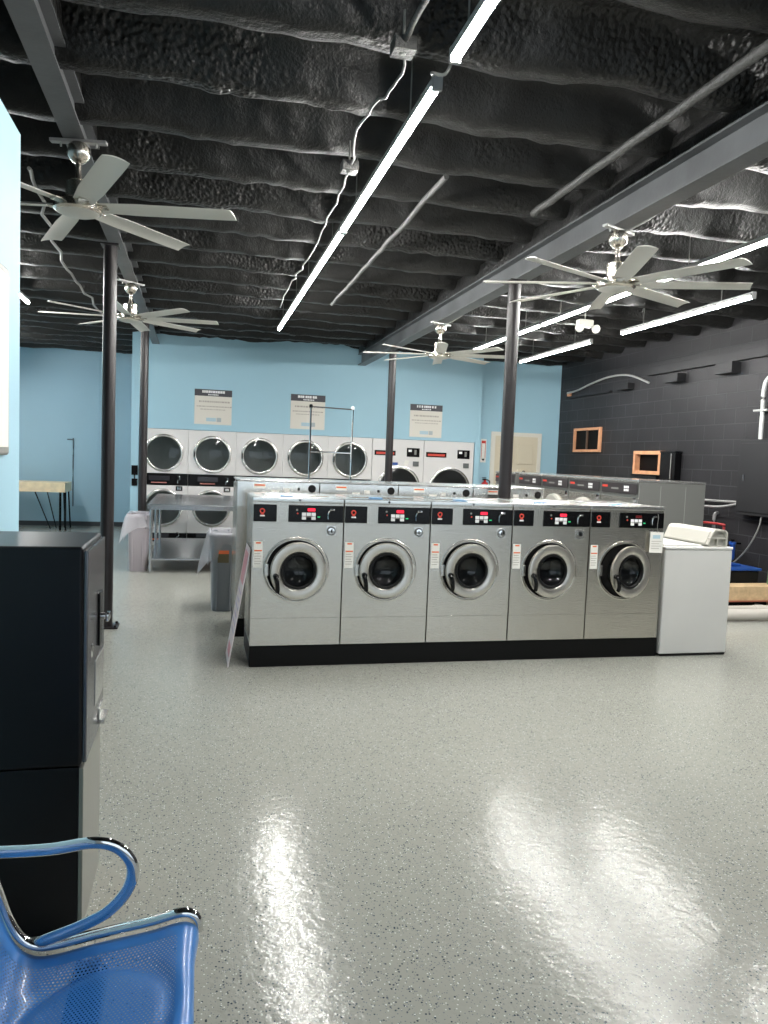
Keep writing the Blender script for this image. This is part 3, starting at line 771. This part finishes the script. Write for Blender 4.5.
# ------------------------------------------------------------------ laundry cart with hanging bar, behind the washers
t = thing('laundry_cart', 'wire laundry cart with a tall chrome hanging bar behind the washer rows', 'cart', (1.36, 8.0, 0))
for sx in (-1, 1):
    MB().tube([(sx*.225, 0, .25), (sx*.225, 0, 2.13)], .010, 10).build('upright', chrome, t)
    MB().lathe([(0, -.02), (.016, -.016), (.02, 0), (.016, .016), (0, .02)], TR(sx*.225, 0, 2.13), 12).build('ball_cap', white_ink if sx > 0 else black_plastic, t)
MB().cyl((-.225, 0, 2.125), (.225, 0, 2.115), .007, 10).build('top_bar', mat('bar_dark', (.15, .15, .15), .3, 1), t)
MB().cyl((-.225, 0, 1.65), (.225, 0, 1.65), .008, 10).build('middle_bar', chrome, t)
bk = MB()
for z in (.35, .5, .65, .8):
    for a, b in (((-.3, -.22), (.3, -.22)), ((.3, -.22), (.3, .30)), ((.3, .30), (-.3, .30)), ((-.3, .30), (-.3, -.22))):
        bk.cyl((a[0], a[1], z), (b[0], b[1], z), .004, 6)
for k in range(13):
    x = -.3+.05*k; bk.cyl((x, -.22, .35), (x, -.22, .8), .002, 5); bk.cyl((x, .30, .35), (x, .30, .8), .002, 5); bk.cyl((x, -.22, .35), (x, .30, .35), .002, 5)
for k in range(1, 11):
    y = -.22+.047*k; bk.cyl((-.3, y, .35), (-.3, y, .8), .002, 5); bk.cyl((.3, y, .35), (.3, y, .8), .002, 5)
bk.build('basket', chrome, t)
for a in (-.26, .26):
    for c in (-.18, .26):
        MB().cyl((a, c, .10), (a, c, .35), .010, 8).build('leg', chrome, t)
        MB().cyl((a-.014, c, .05), (a+.014, c, .05), .05, 16).build('caster', black_rubber, t)

# ------------------------------------------------------------------ ceiling fans
def make_fan(nb, R, label):
    t = thing('ceiling_fan', label, 'ceiling fan', group='brushed nickel ceiling fans')
    # origin on the blade plane
    Z = .345
    br = MB().box((-.16, -.022, Z+.012), (.16, .022, Z+.030), .003)
    for s in (-1, 1): br.cyl((s*.10, 0, Z-.01), (s*.10, 0, Z+.034), .006, 8)
    br.build('mounting_channel', conduit_m, t)
    MB().lathe([(0, Z+.012), (.04, Z+.012), (.062, Z-.01), (.066, Z-.04), (.058, Z-.07), (.035, Z-.095), (.018, Z-.10)], seg=28).build('canopy', nickel, t)
    MB().cyl((0, 0, .14), (0, 0, Z-.09), .016, 16).cyl((0, 0, .14), (0, 0, .185), .026, 16, r2=.018).build('downrod', nickel, t)
    MB().lathe([(.0, .142), (.06, .142), (.068, .134), (.068, .03), (0, .03)], seg=36).build('motor_housing', nickel, t)
    h = MB().lathe([(0, .03), (.12, .03), (.133, .018), (.135, -.022), (.125, -.03), (.118, -.034)], seg=48).build('hub', nickel, t)
    MB().lathe([(.118, -.034), (.09, -.044), (0, -.05)], seg=40).build('hub_cover', blade_m, h)
    for k in range(nb):
        a = 2*PI*k/nb; B = MB(); n = 14; top = []; bot = []
        for i in range(n+1):
            r = .115+(R-.115)*i/n; w = (.048+.012*min(1, i/4)) if nb > 6 else (.052+.014*min(1, i/4))
            if i == n: w *= .96
            tw = -math.radians(12-3*i/n)
            rowt = []; rowb = []
            for j in range(7):
                s = -1+2*j/6; cam_ = .010*(1-s*s)
                y = s*w; z = cam_
                yy = y*math.cos(tw)-z*math.sin(tw); zz = y*math.sin(tw)+z*math.cos(tw)
                th = .0035*(1-.7*s*s)
                rowt.append(B.bm.verts.new((r+(.012*s if i == n else 0), yy, zz+th))); rowb.append(B.bm.verts.new((r+(.012*s if i == n else 0), yy, zz-th)))
            top.append(rowt); bot.append(rowb)
        for i in range(n):
            for j in range(6):
                B.bm.faces.new((top[i][j], top[i+1][j], top[i+1][j+1], top[i][j+1])); B.bm.faces.new((bot[i][j], bot[i][j+1], bot[i+1][j+1], bot[i+1][j]))
            for j in (0, 6): B.bm.faces.new((top[i][j], bot[i][j], bot[i+1][j], top[i+1][j]))
        for j in range(6):
            B.bm.faces.new((top[0][j], top[0][j+1], bot[0][j+1], bot[0][j])); B.bm.faces.new((top[n][j], bot[n][j], bot[n][j+1], top[n][j+1]))
        B.xf(RZ(a)); bl = B.build('blade', blade_m, t)
        MB().box((.10, -.03, -.004), (.17, .03, .012), .003).xf(RZ(a)).build('blade_iron', nickel, bl)
    return t
f1 = make_fan(6, .89, 'large six-blade ceiling fan nearest on the left, beside the partition')
f1.location = (-.71, 4.80, 2.988); f1.rotation_euler = (0, 0, math.radians(-10.8))
f4 = make_fan(8, .90, 'eight-blade ceiling fan at upper right, before the bright tube lights'); index_kids()
f4.location = (2.765, 4.80, 2.863); f4.rotation_euler = (0, 0, math.radians(25.6))
f2 = copy_tree(f4); f2.location = (-.735, 8.54, 2.988); f2.rotation_euler = (0, 0, math.radians(39)); f2['label'] = 'eight-blade ceiling fan half behind the nearest left column'
f3 = copy_tree(f4); f3.location = (2.755, 8.72, 2.863); f3.rotation_euler = (0, 0, math.radians(29.4)); f3['label'] = 'far eight-blade ceiling fan in the middle, in front of the blue wall top'

# ------------------------------------------------------------------ tube lights
def make_light(label, Lh=1.16):
    t = thing('tube_light', label, 'light', group='long tube lights under the black ceiling')
    MB().box((-.022, -Lh, .012), (.022, Lh, .050), .004).build('housing', housing_m, t)
    mb = MB(); prof = [(.021*math.cos(a), .012-.024*math.sin(a)) for a in [PI*k/6 for k in range(7)]]
    mb.prism(prof, 'y', -Lh+.012, Lh-.012); mb.build('diffuser', led_m, t)
    for s in (-1, 1): MB().box((-.024, s*Lh-.012, -.014), (.024, s*Lh+.012, .052), .003).build('end_cap', housing_m, t)
    for s in (-.6, .6): MB().cyl((0, s*Lh, .05), (0, s*Lh, .42), .004, 6).build('hanger', cable_m, t)
    return t
lights = [
 (1.02, 9.33, 3.30, 'far tube light of the long central ceiling row'),
 (1.02, 6.96, 3.30, 'middle tube light of the long central ceiling row'),
 (1.02, 4.60, 3.30, 'nearer tube light of the central row, just past the junction gap'),
 (4.03, 9.85, 3.30, 'far tube light of the row passing behind the right fan'),
 (4.03, 7.49, 3.30, 'middle tube light of the row passing behind the right fan'),
 (4.03, 5.12, 3.30, 'tube light at the right edge beside the upper right fan'),
 (4.03, 2.70, 3.30, 'tube light of the right row beyond the right edge'),
 (5.12, 10.60, 3.28, 'far tube light of the rightmost row, near the block wall'),
 (5.12, 7.50, 3.28, 'near tube light of the rightmost row, under the right fan blades'),
 (5.12, 4.60, 3.28, 'tube light of the rightmost row beyond the right edge'),
 (-2.05, 8.93, 3.32, 'tube light over the left bay, its end peeping past the partition'),
 (-3.40, 11.2, 3.32, 'added unseen tube light brightening the left bay, behind the partition'),  # unseen lamp added to lift the light in the left bay
 (-3.40, 14.0, 3.32, 'added unseen tube light brightening the left bay, by the far wall'),  # another added lamp, out of view, to brighten the far wall
]
l0 = make_light(lights[0][3]); index_kids()
make_light('short nearest tube light of the central row, cut by the top edge of the photo', .40).location = (1.02, 2.79, 3.30)
for i, (x, y, z, lb) in enumerate(lights):
    t = l0 if i == 0 else copy_tree(l0)
    t.location = (x, y, z); t['label'] = lb

# ------------------------------------------------------------------ pipes, cables and fittings under the ceiling
def tubething(name, pts, r, m_, label, cat, n=6, seg=8, wob=0, group=None):
    p = smoothpath(pts, n)
    if wob: p = [v+Vector((wob*noise.noise(v*7), 0, wob*noise.noise(v*9+Vector((5, 5, 5))))) for v in p]
    return tag(MB().tube(p, r, seg).build(name, m_, ang=60), label, cat, group)
tubething('ceiling_pipe', [(1.52, y, 3.44) for y in (4.82, 6, 7.2, 8.3, 9.2)], .020, foam_pipe, 'foam coated grey pipe between the central lights and the beam', 'pipe', wob=.012)
tubething('ceiling_pipe', [(2.345, y, 3.44) for y in (-1, 1, 2.9, 4.2, 5.3)], .026, foam_pipe, 'foam coated pipe at the upper right running to the corner of the photo', 'pipe', wob=.014)
tubething('ceiling_pipe', [(.84, y, 3.43) for y in (-1, .5, 2, 3.0, 3.35)], .014, foam_pipe, 'thin rough conduit beside the nearest central tube light', 'pipe', wob=.02)
tubething('ceiling_cable', [(.84, 3.35, 3.42), (.86, 3.6, 3.36), (.80, 3.9, 3.37), (.82, 4.3, 3.40), (.88, 4.7, 3.37)], .007, cable_m, 'grey cable drooping from the junction box beside the central light', 'cable', wob=.03)
tubething('ceiling_cable', [(.88, 4.7, 3.37), (.90, 5.6, 3.40), (.92, 6.8, 3.37), (.90, 8, 3.4), (.92, 9.4, 3.39)], .007, cable_m, 'cable running beside the middle and far central lights', 'cable', wob=.03)
tubething('ceiling_cable', [(1.02, 3.19, 3.33), (1.0, 3.25, 3.27), (.96, 3.32, 3.30), (.99, 3.40, 3.33)], .007, cable_m, 'short looped lead joining the two nearest central lights', 'cable')
tubething('ceiling_cable', [(-1.10, 5.4, 3.40), (-1.2, 6.6, 3.36), (-1.32, 8.2, 3.37), (-1.28, 10, 3.36), (-1.3, 12, 3.4)], .012, cable_m, 'wavy dark conduit on the ceiling left of the nearest left fan', 'cable', wob=.05)
tubething('ceiling_cable', [(-.76, 8.54, 3.32), (-.87, 8.45, 3.40), (-.84, 8.40, 3.52)], .006, cable_m, 'white lead curling into the canopy of the fan behind the left column', 'cable')
tubething('ceiling_cable', [(2.80, 8.72, 3.22), (3.0, 8.7, 3.34), (3.12, 8.65, 3.50)], .010, cable_m, 'pale flexible lead at the canopy of the far middle fan', 'cable')
tubething('ceiling_cable', [(2.80, 4.80, 3.22), (3.0, 4.76, 3.34), (3.12, 4.72, 3.50)], .010, cable_m, 'pale flexible lead at the canopy of the upper right fan', 'cable')
def junction(x, y, z, label):
    t = thing('junction_box', label, 'junction box', (x, y, z))
    MB().box((-.05, -.05, -.03), (.05, .05, .03), .004).build('body', foam_pipe, t)
    MB().cyl((0, 0, -.034), (0, 0, -.03), .012, 10).build('knockout', cable_m, t)
    MB().cyl((0, 0, .03), (0, 0, .16), .006, 6).build('hanger', cable_m, t)
junction(.84, 3.38, 3.42, 'rough octagonal junction box at the gap between the two nearest central lights')
junction(.86, 4.72, 3.38, 'small junction box left of the central tube row, further along')
t = thing('emergency_light', 'white twin head emergency light on the ceiling between the right tube rows', 'emergency light', (4.62, 8.70, 3.33))
MB().box((-.10, -.05, 0), (.10, .05, .09), .015).build('body', plastic_white, t)
for s in (-1, 1):
    MB().lathe([(0, 0), (.04, .01), (.055, .05), (.05, .06), (0, .065)], TR(s*.11, -.04, -.01) @ RX(PI*.62), 18).build('lamp_head', plastic_white, t)
MB().cyl((0, 0, .09), (0, 0, .19), .008, 8).build('stem', cable_m, t)

# ------------------------------------------------------------------ fittings on the block wall
X = XR
before_wall = set(COL.objects)
tubething('wall_conduit', [(X-.03, 13.3, 2.97), (X-.035, 12.9, 2.99), (X-.035, 12.4, 3.07), (X-.035, 11.8, 3.13), (X-.035, 11.2, 3.10), (X-.035, 10.62, 2.93)], .018, conduit_m, 'arched grey flexible conduit high on the black block wall', 'conduit')
t = thing('wall_opening', 'wood framed two pane opening in the black wall, nearest the blue wall', 'window', (X, 12.47, 2.08))
def wframe(t, hy, hz, th, mid, depth=.05):
    fr = MB()
    fr.box((-depth, -hy, hz-th), (0, hy, hz), .003).box((-depth, -hy, -hz), (0, hy, -hz+th), .003).box((-depth, -hy, -hz+th), (0, -hy+th, hz-th), .003).box((-depth, hy-th, -hz+th), (0, hy, hz-th), .003)
    fr.build('frame', wood_or, t)
    MB().box((-.012, -hy+th, -hz+th), (-.002, hy-th, hz-th)).build('dark_pane', mat('opening_dark', (.004, .003, .003), .5, spec=.1), t)
    if mid: MB().box((-depth+.01, -.015, -hz+th), (-.012, .015, hz-th)).build('mullion', mat('mullion_brown', (.10, .06, .04), .5), t)
wframe(t, .47, .215, .045, True)
t = thing('wall_opening', 'wood framed dark opening lower on the black wall beside a black duct box', 'window', (X, 10.47, 1.70))
wframe(t, .36, .18, .055, False, .10)
t = thing('duct_box', 'black sheet metal box beside the lower wood framed opening', 'box', (X, 9.80, 1.44))
MB().box((-.11, -.07, 0), (0, .29, .43), .006).build('body', black_plastic, t)
MB().box((-.12, -.08, .41), (0, .30, .435), .003).build('top_flange', black_paint, t)
MB().cyl((-.115, .02, .03), (-.115, .02, .4), .008, 8).build('side_pipe', cable_m, t)
t = thing('duct_box', 'low black metal box under the lower wood framed opening', 'box', (X, 10.15, 1.40))
MB().box((-.12, -.0, 0), (0, .66, .11), .005).build('body', black_paint, t)
MB().box((-.13, -.0, .10), (-.01, .66, .112)).build('lid', black_plastic, t)
def ledge(y0, y1, z0, z1, d, label):
    o = MB().box((X-d, y0, z0), (X, y1, z1), .004).build('wall_bracket', panel_grey); tag(o, label, 'bracket', 'dark metal strips high on the block wall')
ledge(5.0, 10.65, 3.035, 3.16, .06, 'long dark metal channel high on the block wall running to the right edge')
ledge(8.62, 8.95, 2.88, 3.02, .14, 'small dark box under the channel, nearest the right edge')
ledge(9.76, 10.08, 2.87, 2.99, .14, 'small dark box under the channel near its far end')
ledge(11.08, 11.42, 2.87, 2.97, .12, 'small dark box beneath the arched conduit')
ledge(11.75, 13.3, 2.87, 2.90, .05, 'thin dark strip at the far end of the block wall under the conduit')
for y, z in ((12.17, 2.47), (11.9, 2.44)):
    pass
tag(MB().box((X-.03, 13.2, 2.91), (X, 13.32, 2.97)).build('outlet_block', wood_or, smooth=False), 'tiny wooden block at the far end of the black wall', 'block')
# electrical panel with its conduit
t = thing('electrical_panel', 'dark grey electrical panel on the block wall at the right edge', 'electrical panel', (X, 8.02, 1.08))
MB().box((-.13, -.40, 0), (-.001, .36, .93), .006).build('case', panel_grey, t)
MB().box((-.142, -.36, .04), (-.13, .32, .89), .004).build('door', panel_grey, t)
MB().box((-.155, .22, .42), (-.142, .25, .50), .003).build('latch', dark_steel, t)
tubething('wall_conduit', [(X-.06, 8.11, 2.02), (X-.06, 8.11, 2.35), (X-.06, 8.11, 2.62), (X-.055, 8.05, 2.76), (X-.05, 7.8, 2.84), (X-.05, 7.2, 2.86)], .026, mat('pale_conduit', (.55, .56, .56), .35), 'pale bent conduit rising from the electrical panel', 'conduit')
tag(MB().box((X-.09, 8.0, 2.36), (X, 8.24, 2.385), .003).build('conduit_strap', conduit_m), 'metal strap across the pale conduit above the panel', 'strap')
tubething('water_pipe', [(X-.05, 9.6, 1.205), (X-.05, 9.0, 1.215), (X-.05, 8.38, 1.225)], .016, conduit_m, 'upper horizontal grey pipe left of the electrical panel', 'pipe')
tubething('water_pipe', [(X-.10, 9.6, 1.13), (X-.10, 9.05, 1.135), (X-.10, 8.7, 1.15), (X-.10, 8.40, 1.20)], .016, conduit_m, 'lower grey pipe bending up left of the electrical panel', 'pipe')
tubething('water_pipe', [(X-.01, 9.75, .90), (X-.15, 9.7, .90), (X-.15, 9.1, .915), (X-.13, 8.62, .922), (X-.12, 8.585, .90), (X-.12, 8.58, .80), (X-.12, 8.58, .66)], .017, red_pipe, 'red pipe turning down beside the brass valve', 'pipe', n=4)
tubething('water_pipe', [(X-.01, 8.86, 1.06), (X-.06, 8.86, 1.02), (X-.06, 8.86, .8), (X-.06, 8.86, .55)], .022, mat('pipe_grey', (.20, .20, .20), .4), 'short grey standpipe behind the red pipe', 'pipe')
t = thing('brass_valve', 'small brass tap at the foot of the red pipe', 'valve', (X-.12, 8.62, .62))
MB().cyl((0, -.06, 0), (0, .10, 0), .022, 12).cyl((0, 0, 0), (0, 0, .06), .014, 10).cyl((0, 0, 0), (.119, 0, 0), .014, 10).build('body', brass, t)
MB().box((-.05, -.02, .06), (.05, .02, .07), .003).build('handle', conduit_m, t)
t = thing('water_filter', 'blue upright filter housing on the wall right of the red pipe', 'filter', (X-.12, 8.40, .48))
MB().lathe([(0, 0), (.028, .01), (.034, .04), (.034, .20), (.042, .205), (.042, .24), (0, .245)], seg=20).build('bowl', blue_plastic, t)
MB().cyl((0, 0, .245), (0, 0, .27), .02, 12).cyl((0, 0, .22), (.119, 0, .22), .012, 10).build('cap', black_plastic, t)
tubething('hanging_cable', [(X-.10, 7.95, 1.078), (X-.12, 7.97, .92), (X-.14, 8.1, .68), (X-.15, 8.3, .48), (X-.12, 8.5, .41)], .010, cable_m, 'grey cable looping down from the electrical panel', 'cable')
for o in list(COL.objects):
    if o not in before_wall and not o.parent: o.location.y -= .14
t = thing('storage_tote', 'black plastic tote with a blue lid standing by the block wall at the right edge', 'tote', (6.29, 8.02, 0))
MB().prism([(-.22, 0), (.22, 0), (.25, .44), (-.25, .44)], 'y', -.36, .36, .01).build('body', black_rubber, t)
MB().box((-.27, -.38, .44), (.27, .38, .47), .008).box((-.12, -.20, .47), (.12, .20, .50), .01).build('lid', blue_plastic, t)
t = thing('spray_bottle', 'pale green bottle standing beside the tote at the right edge', 'bottle', (6.60, 7.50, .30))
MB().lathe([(0, 0), (.06, 0), (.065, .02), (.06, .16), (.025, .21), (.02, .25), (0, .25)], seg=20).build('body', green_plastic, t)
MB().cyl((0, 0, .25), (0, 0, .29), .022, 12).build('cap', plastic_white, t)
t = thing('timber_beam', 'pale timber length lying by the right wall above the white pipes', 'timber', (0, 0, 0))
MB().box((5.5, 7.36, .14), (6.72, 7.62, .30), .006).build('plank', wood, t)
MB().box((5.5, 7.352, .125), (6.72, 7.62, .142), .003).build('lower_edge', mat('edge_rust', (.42, .14, .08), .6), t)
for x in (5.6, 6.6): MB().box((x, 7.40, 0), (x+.08, 7.58, .125), .004).build('block', wood, t)
def lying(p0, p1, r, label):
    t = thing('plastic_pipe', label, 'pipe', (0, 0, 0), group='white pipes on the floor at the right')
    p0, p1 = Vector(p0), Vector(p1); d = (p1-p0).normalized()
    q = d.to_track_quat('Z', 'Y').to_matrix().to_4x4(); L = (p1-p0).length
    MB().lathe([(r*.9, 0), (r, 0), (r, L), (r*.9, L)], TR(*p0) @ q, 24, close=True).build('barrel', pvc, t)
    MB().lathe([(r*1.0, L*.62), (r*1.12, L*.62), (r*1.12, L*.62+.12), (r*1.0, L*.62+.12)], TR(*p0) @ q, 24, close=True).build('collar', pvc, t)
lying((5.25, 6.97, .068), (6.70, 6.90, .068), .060, 'thick pale plastic pipe on the floor, nearest at the right edge')
lying((5.30, 7.27, .054), (6.70, 7.27, .054), .047, 'thinner pale plastic pipe lying behind the nearest one')

# ------------------------------------------------------------------ left bay table and conduit
t = thing('work_table', 'pale wooden work table on thin black legs in the left bay', 'table', (0, 0, 0))
MB().box((-4.1, 15.4, .735), (-2.46, 16.15, .915), .006).build('tabletop', board_m, t)
for x, y in ((-2.56, 15.5), (-2.56, 16.05), (-3.9, 15.5), (-3.9, 16.05)):
    MB().cyl((x, y, 0), (x, y, .735), .022, 10).cyl((x+.10, y, 0), (x+.06, y, .735), .014, 10).build('leg', black_plastic, t)
for a, b in (((-3.02, 15.55, .735), (-2.75, 15.6, 0.02)), ((-2.85, 15.8, .735), (-2.68, 15.8, .02))):
    MB().cyl(a, b, .010, 6).build('brace', black_plastic, t)
tubething('wall_conduit', [(-2.60, YF-.02, 1.755), (-2.50, YF-.02, 1.755), (-2.485, YF-.02, 1.74), (-2.485, YF-.02, 1.2), (-2.485, YF-.02, .40)], .012, mat('conduit_dark', (.12, .16, .19), .5), 'thin vertical conduit on the blue wall above the wooden work table', 'conduit', n=3)
# whiteboard on the partition
t = thing('notice_board', 'pale framed board on the blue partition, cut by the left edge', 'board', (-.75, 2.90, 1.56))
MB().box((0, -.38, 0), (.018, .385, .72), .012, seg=3).build('frame', mat('board_frame', (.30, .30, .28), .4), t)
MB().box((.017, -.35, .03), (.021, .355, .69), .002).build('sheet', paper, t)
t['label'] = 'pale framed board on the blue partition, cut by the left edge of the photo'
# switch box on the dryer wall edge
t = thing('switch_box', 'small black switch box on the pale post left of the first dryer', 'switch', (-1.04, YD, 1.0))
MB().box((-.05, -.05, .18), (.05, 0, .34), .004).box((-.045, -.04, 0), (.045, 0, .12), .004).build('box', black_plastic, t)
MB().cyl((0, -.02, .12), (0, -.02, .18), .01, 8).build('conduit', black_plastic, t)

# ------------------------------------------------------------------ black change machine
t = thing('change_machine', 'tall black change machine on a pedestal standing against the partition at the left', 'change machine', (-.748, 2.55, 0))
W_ = .403
MB().box((0, 0, .565), (W_-.006, .46, 1.285), .012, seg=3).build('cabinet', black_paint, t)
MB().box((.01, .008, 0), (W_-.014, .44, .562), .004).build('pedestal', black_paint, t)
MB().box((W_-.014, .008, .0), (W_+.0, .44, .558), .003).build('pedestal_front', mat('pedestal_grey', (.22, .225, .195), .4), t, label='pale grey pedestal front')
dr = MB().box((W_-.006, .012, .575), (W_+.008, .452, 1.27), .004).build('door', dark_steel, t)
lkb = MB().box((W_+.008, .26, .90), (W_+.016, .33, 1.09), .002).build('lock_plate', black_plastic, dr)
MB().cyl((W_+.016, .30, 1.0), (W_+.040, .30, 1.0), .013, 14).box((W_+.032, .265, .985), (W_+.045, .33, 1.012), .004).build('lock_handle', chrome, dr)
MB().lathe([(0, .004), (.02, .003), (.024, 0)], TR(W_+.008, .12, .92) @ RY(PI/2), 16).build('key_lock', chrome, dr)
MB().box((W_+.008, .20, .70), (W_+.011, .42, .86), .002).build('instruction_plate', steel_top, dr)
MB().box((W_+.008, .30, .60), (W_+.030, .42, .618), .003).box((W_+.008, .30, .618), (W_+.014, .42, .66), .002).build('coin_tray', steel_top, dr)

# ------------------------------------------------------------------ waiting bench in the foreground
def bench():
    t = thing('waiting_bench', 'blue perforated steel waiting bench with chrome arms at the bottom left', 'bench')
    prof = [(-.545, .86), (-.50, .72), (-.462, .60), (-.440, .530), (-.418, .462), (-.390, .412), (-.352, .388), (-.303, .388), (-.212, .404), (-.095, .420), (-.028, .434), (.002, .431), (.019, .414), (.022, .385), (.018, .37)]
    P = smoothpath([(x, 0, z) for x, z in prof], 6)
    s = [0]
    for a, b in zip(P, P[1:]): s.append(s[-1]+(b-a).length)
    Lt = s[-1]; W0 = .50
    pm = perforated_material(Lt, W0)
    for k, y0 in enumerate((1.36, .82)):
        bm = bmesh.new(); uvl = bm.loops.layers.uv.new('UVMap'); n = 36
        grid = []
        for i, p in enumerate(P):
            nxt = P[min(i+1, len(P)-1)]-P[max(i-1, 0)]; nrm = Vector((-nxt.z, 0, nxt.x)).normalized()
            row = []
            for j in range(n+1):
                v = W0*j/n; e = min(v, W0-v)
                dish = -.010*min(1, e/.10)
                # pressed grooves on the seat pan
                gx, gy = (p.x+.20)/.16, (v-W0/2)/.17
                rr = math.hypot(gx, gy)
                if p.x > -.36: dish -= .010*math.exp(-((rr-1)/.13)**2)
                row.append(bm.verts.new((p.x+nrm.x*dish, y0+v, p.z+nrm.z*dish)))
            grid.append(row)
        for i in range(len(P)-1):
            for j in range(n):
                f = bm.faces.new((grid[i][j], grid[i][j+1], grid[i+1][j+1], grid[i+1][j])); f.smooth = True
                for l, (ii, jj) in zip(f.loops, ((i, j), (i, j+1), (i+1, j+1), (i+1, j))): l[uvl].uv = (s[ii], W0*jj/n)
        me = bpy.data.meshes.new('seat_shell'); bm.to_mesh(me); bm.free(); me.materials.append(pm)
        o = bpy.data.objects.new('seat_shell', me); COL.objects.link(o); o.parent = t
        md = o.modifiers.new('thickness', 'SOLIDIFY'); md.thickness = .0018
    rail = [(x, z+.016) for x, z in prof[:-1]]
    for y in (1.875, .805):
        R = smoothpath([(x, y, z) for x, z in rail], 6)
        MB().tube(R, .0125, 12, ry=.013, up=(0, 1, 0)).build('side_rail', chrome, t)
        arm = smoothpath([(-.475, y-.01, .655), (-.429, y-.01, .650), (-.322, y-.015, .650), (-.225, y-.02, .660), (-.168, y-.02, .640), (-.136, y-.02, .592), (-.146, y-.02, .537), (-.190, y-.02, .486), (-.254, y-.015, .452), (-.331, y-.01, .424), (-.35, y, .41)], 7)
        MB().tube(arm, .0095, 14, ry=.015, up=(0, 1, 0)).build('armrest', chrome, t)
    MB().box((-.27, .80, .29), (-.19, 1.88, .34), .006).build('beam', black_plastic, t)
    for y in (.86, 1.82):
        MB().box((-.25, y-.03, .05), (-.21, y+.03, .29), .004).tube(smoothpath([(-.50, y, .022), (-.40, y, .04), (-.23, y, .06), (-.06, y, .04), (.02, y, .022)], 5), .018, 10).build('leg', chrome, t)
        for x in (-.50, .02): MB().cyl((x, y, 0), (x, y, .022), .022, 12).build('foot', black_rubber, t)
    for y in (.86, 1.34, 1.82): MB().box((-.26, y-.015, .34), (-.20, y+.015, .385), .003).build('seat_bracket', chrome, t)
bench()
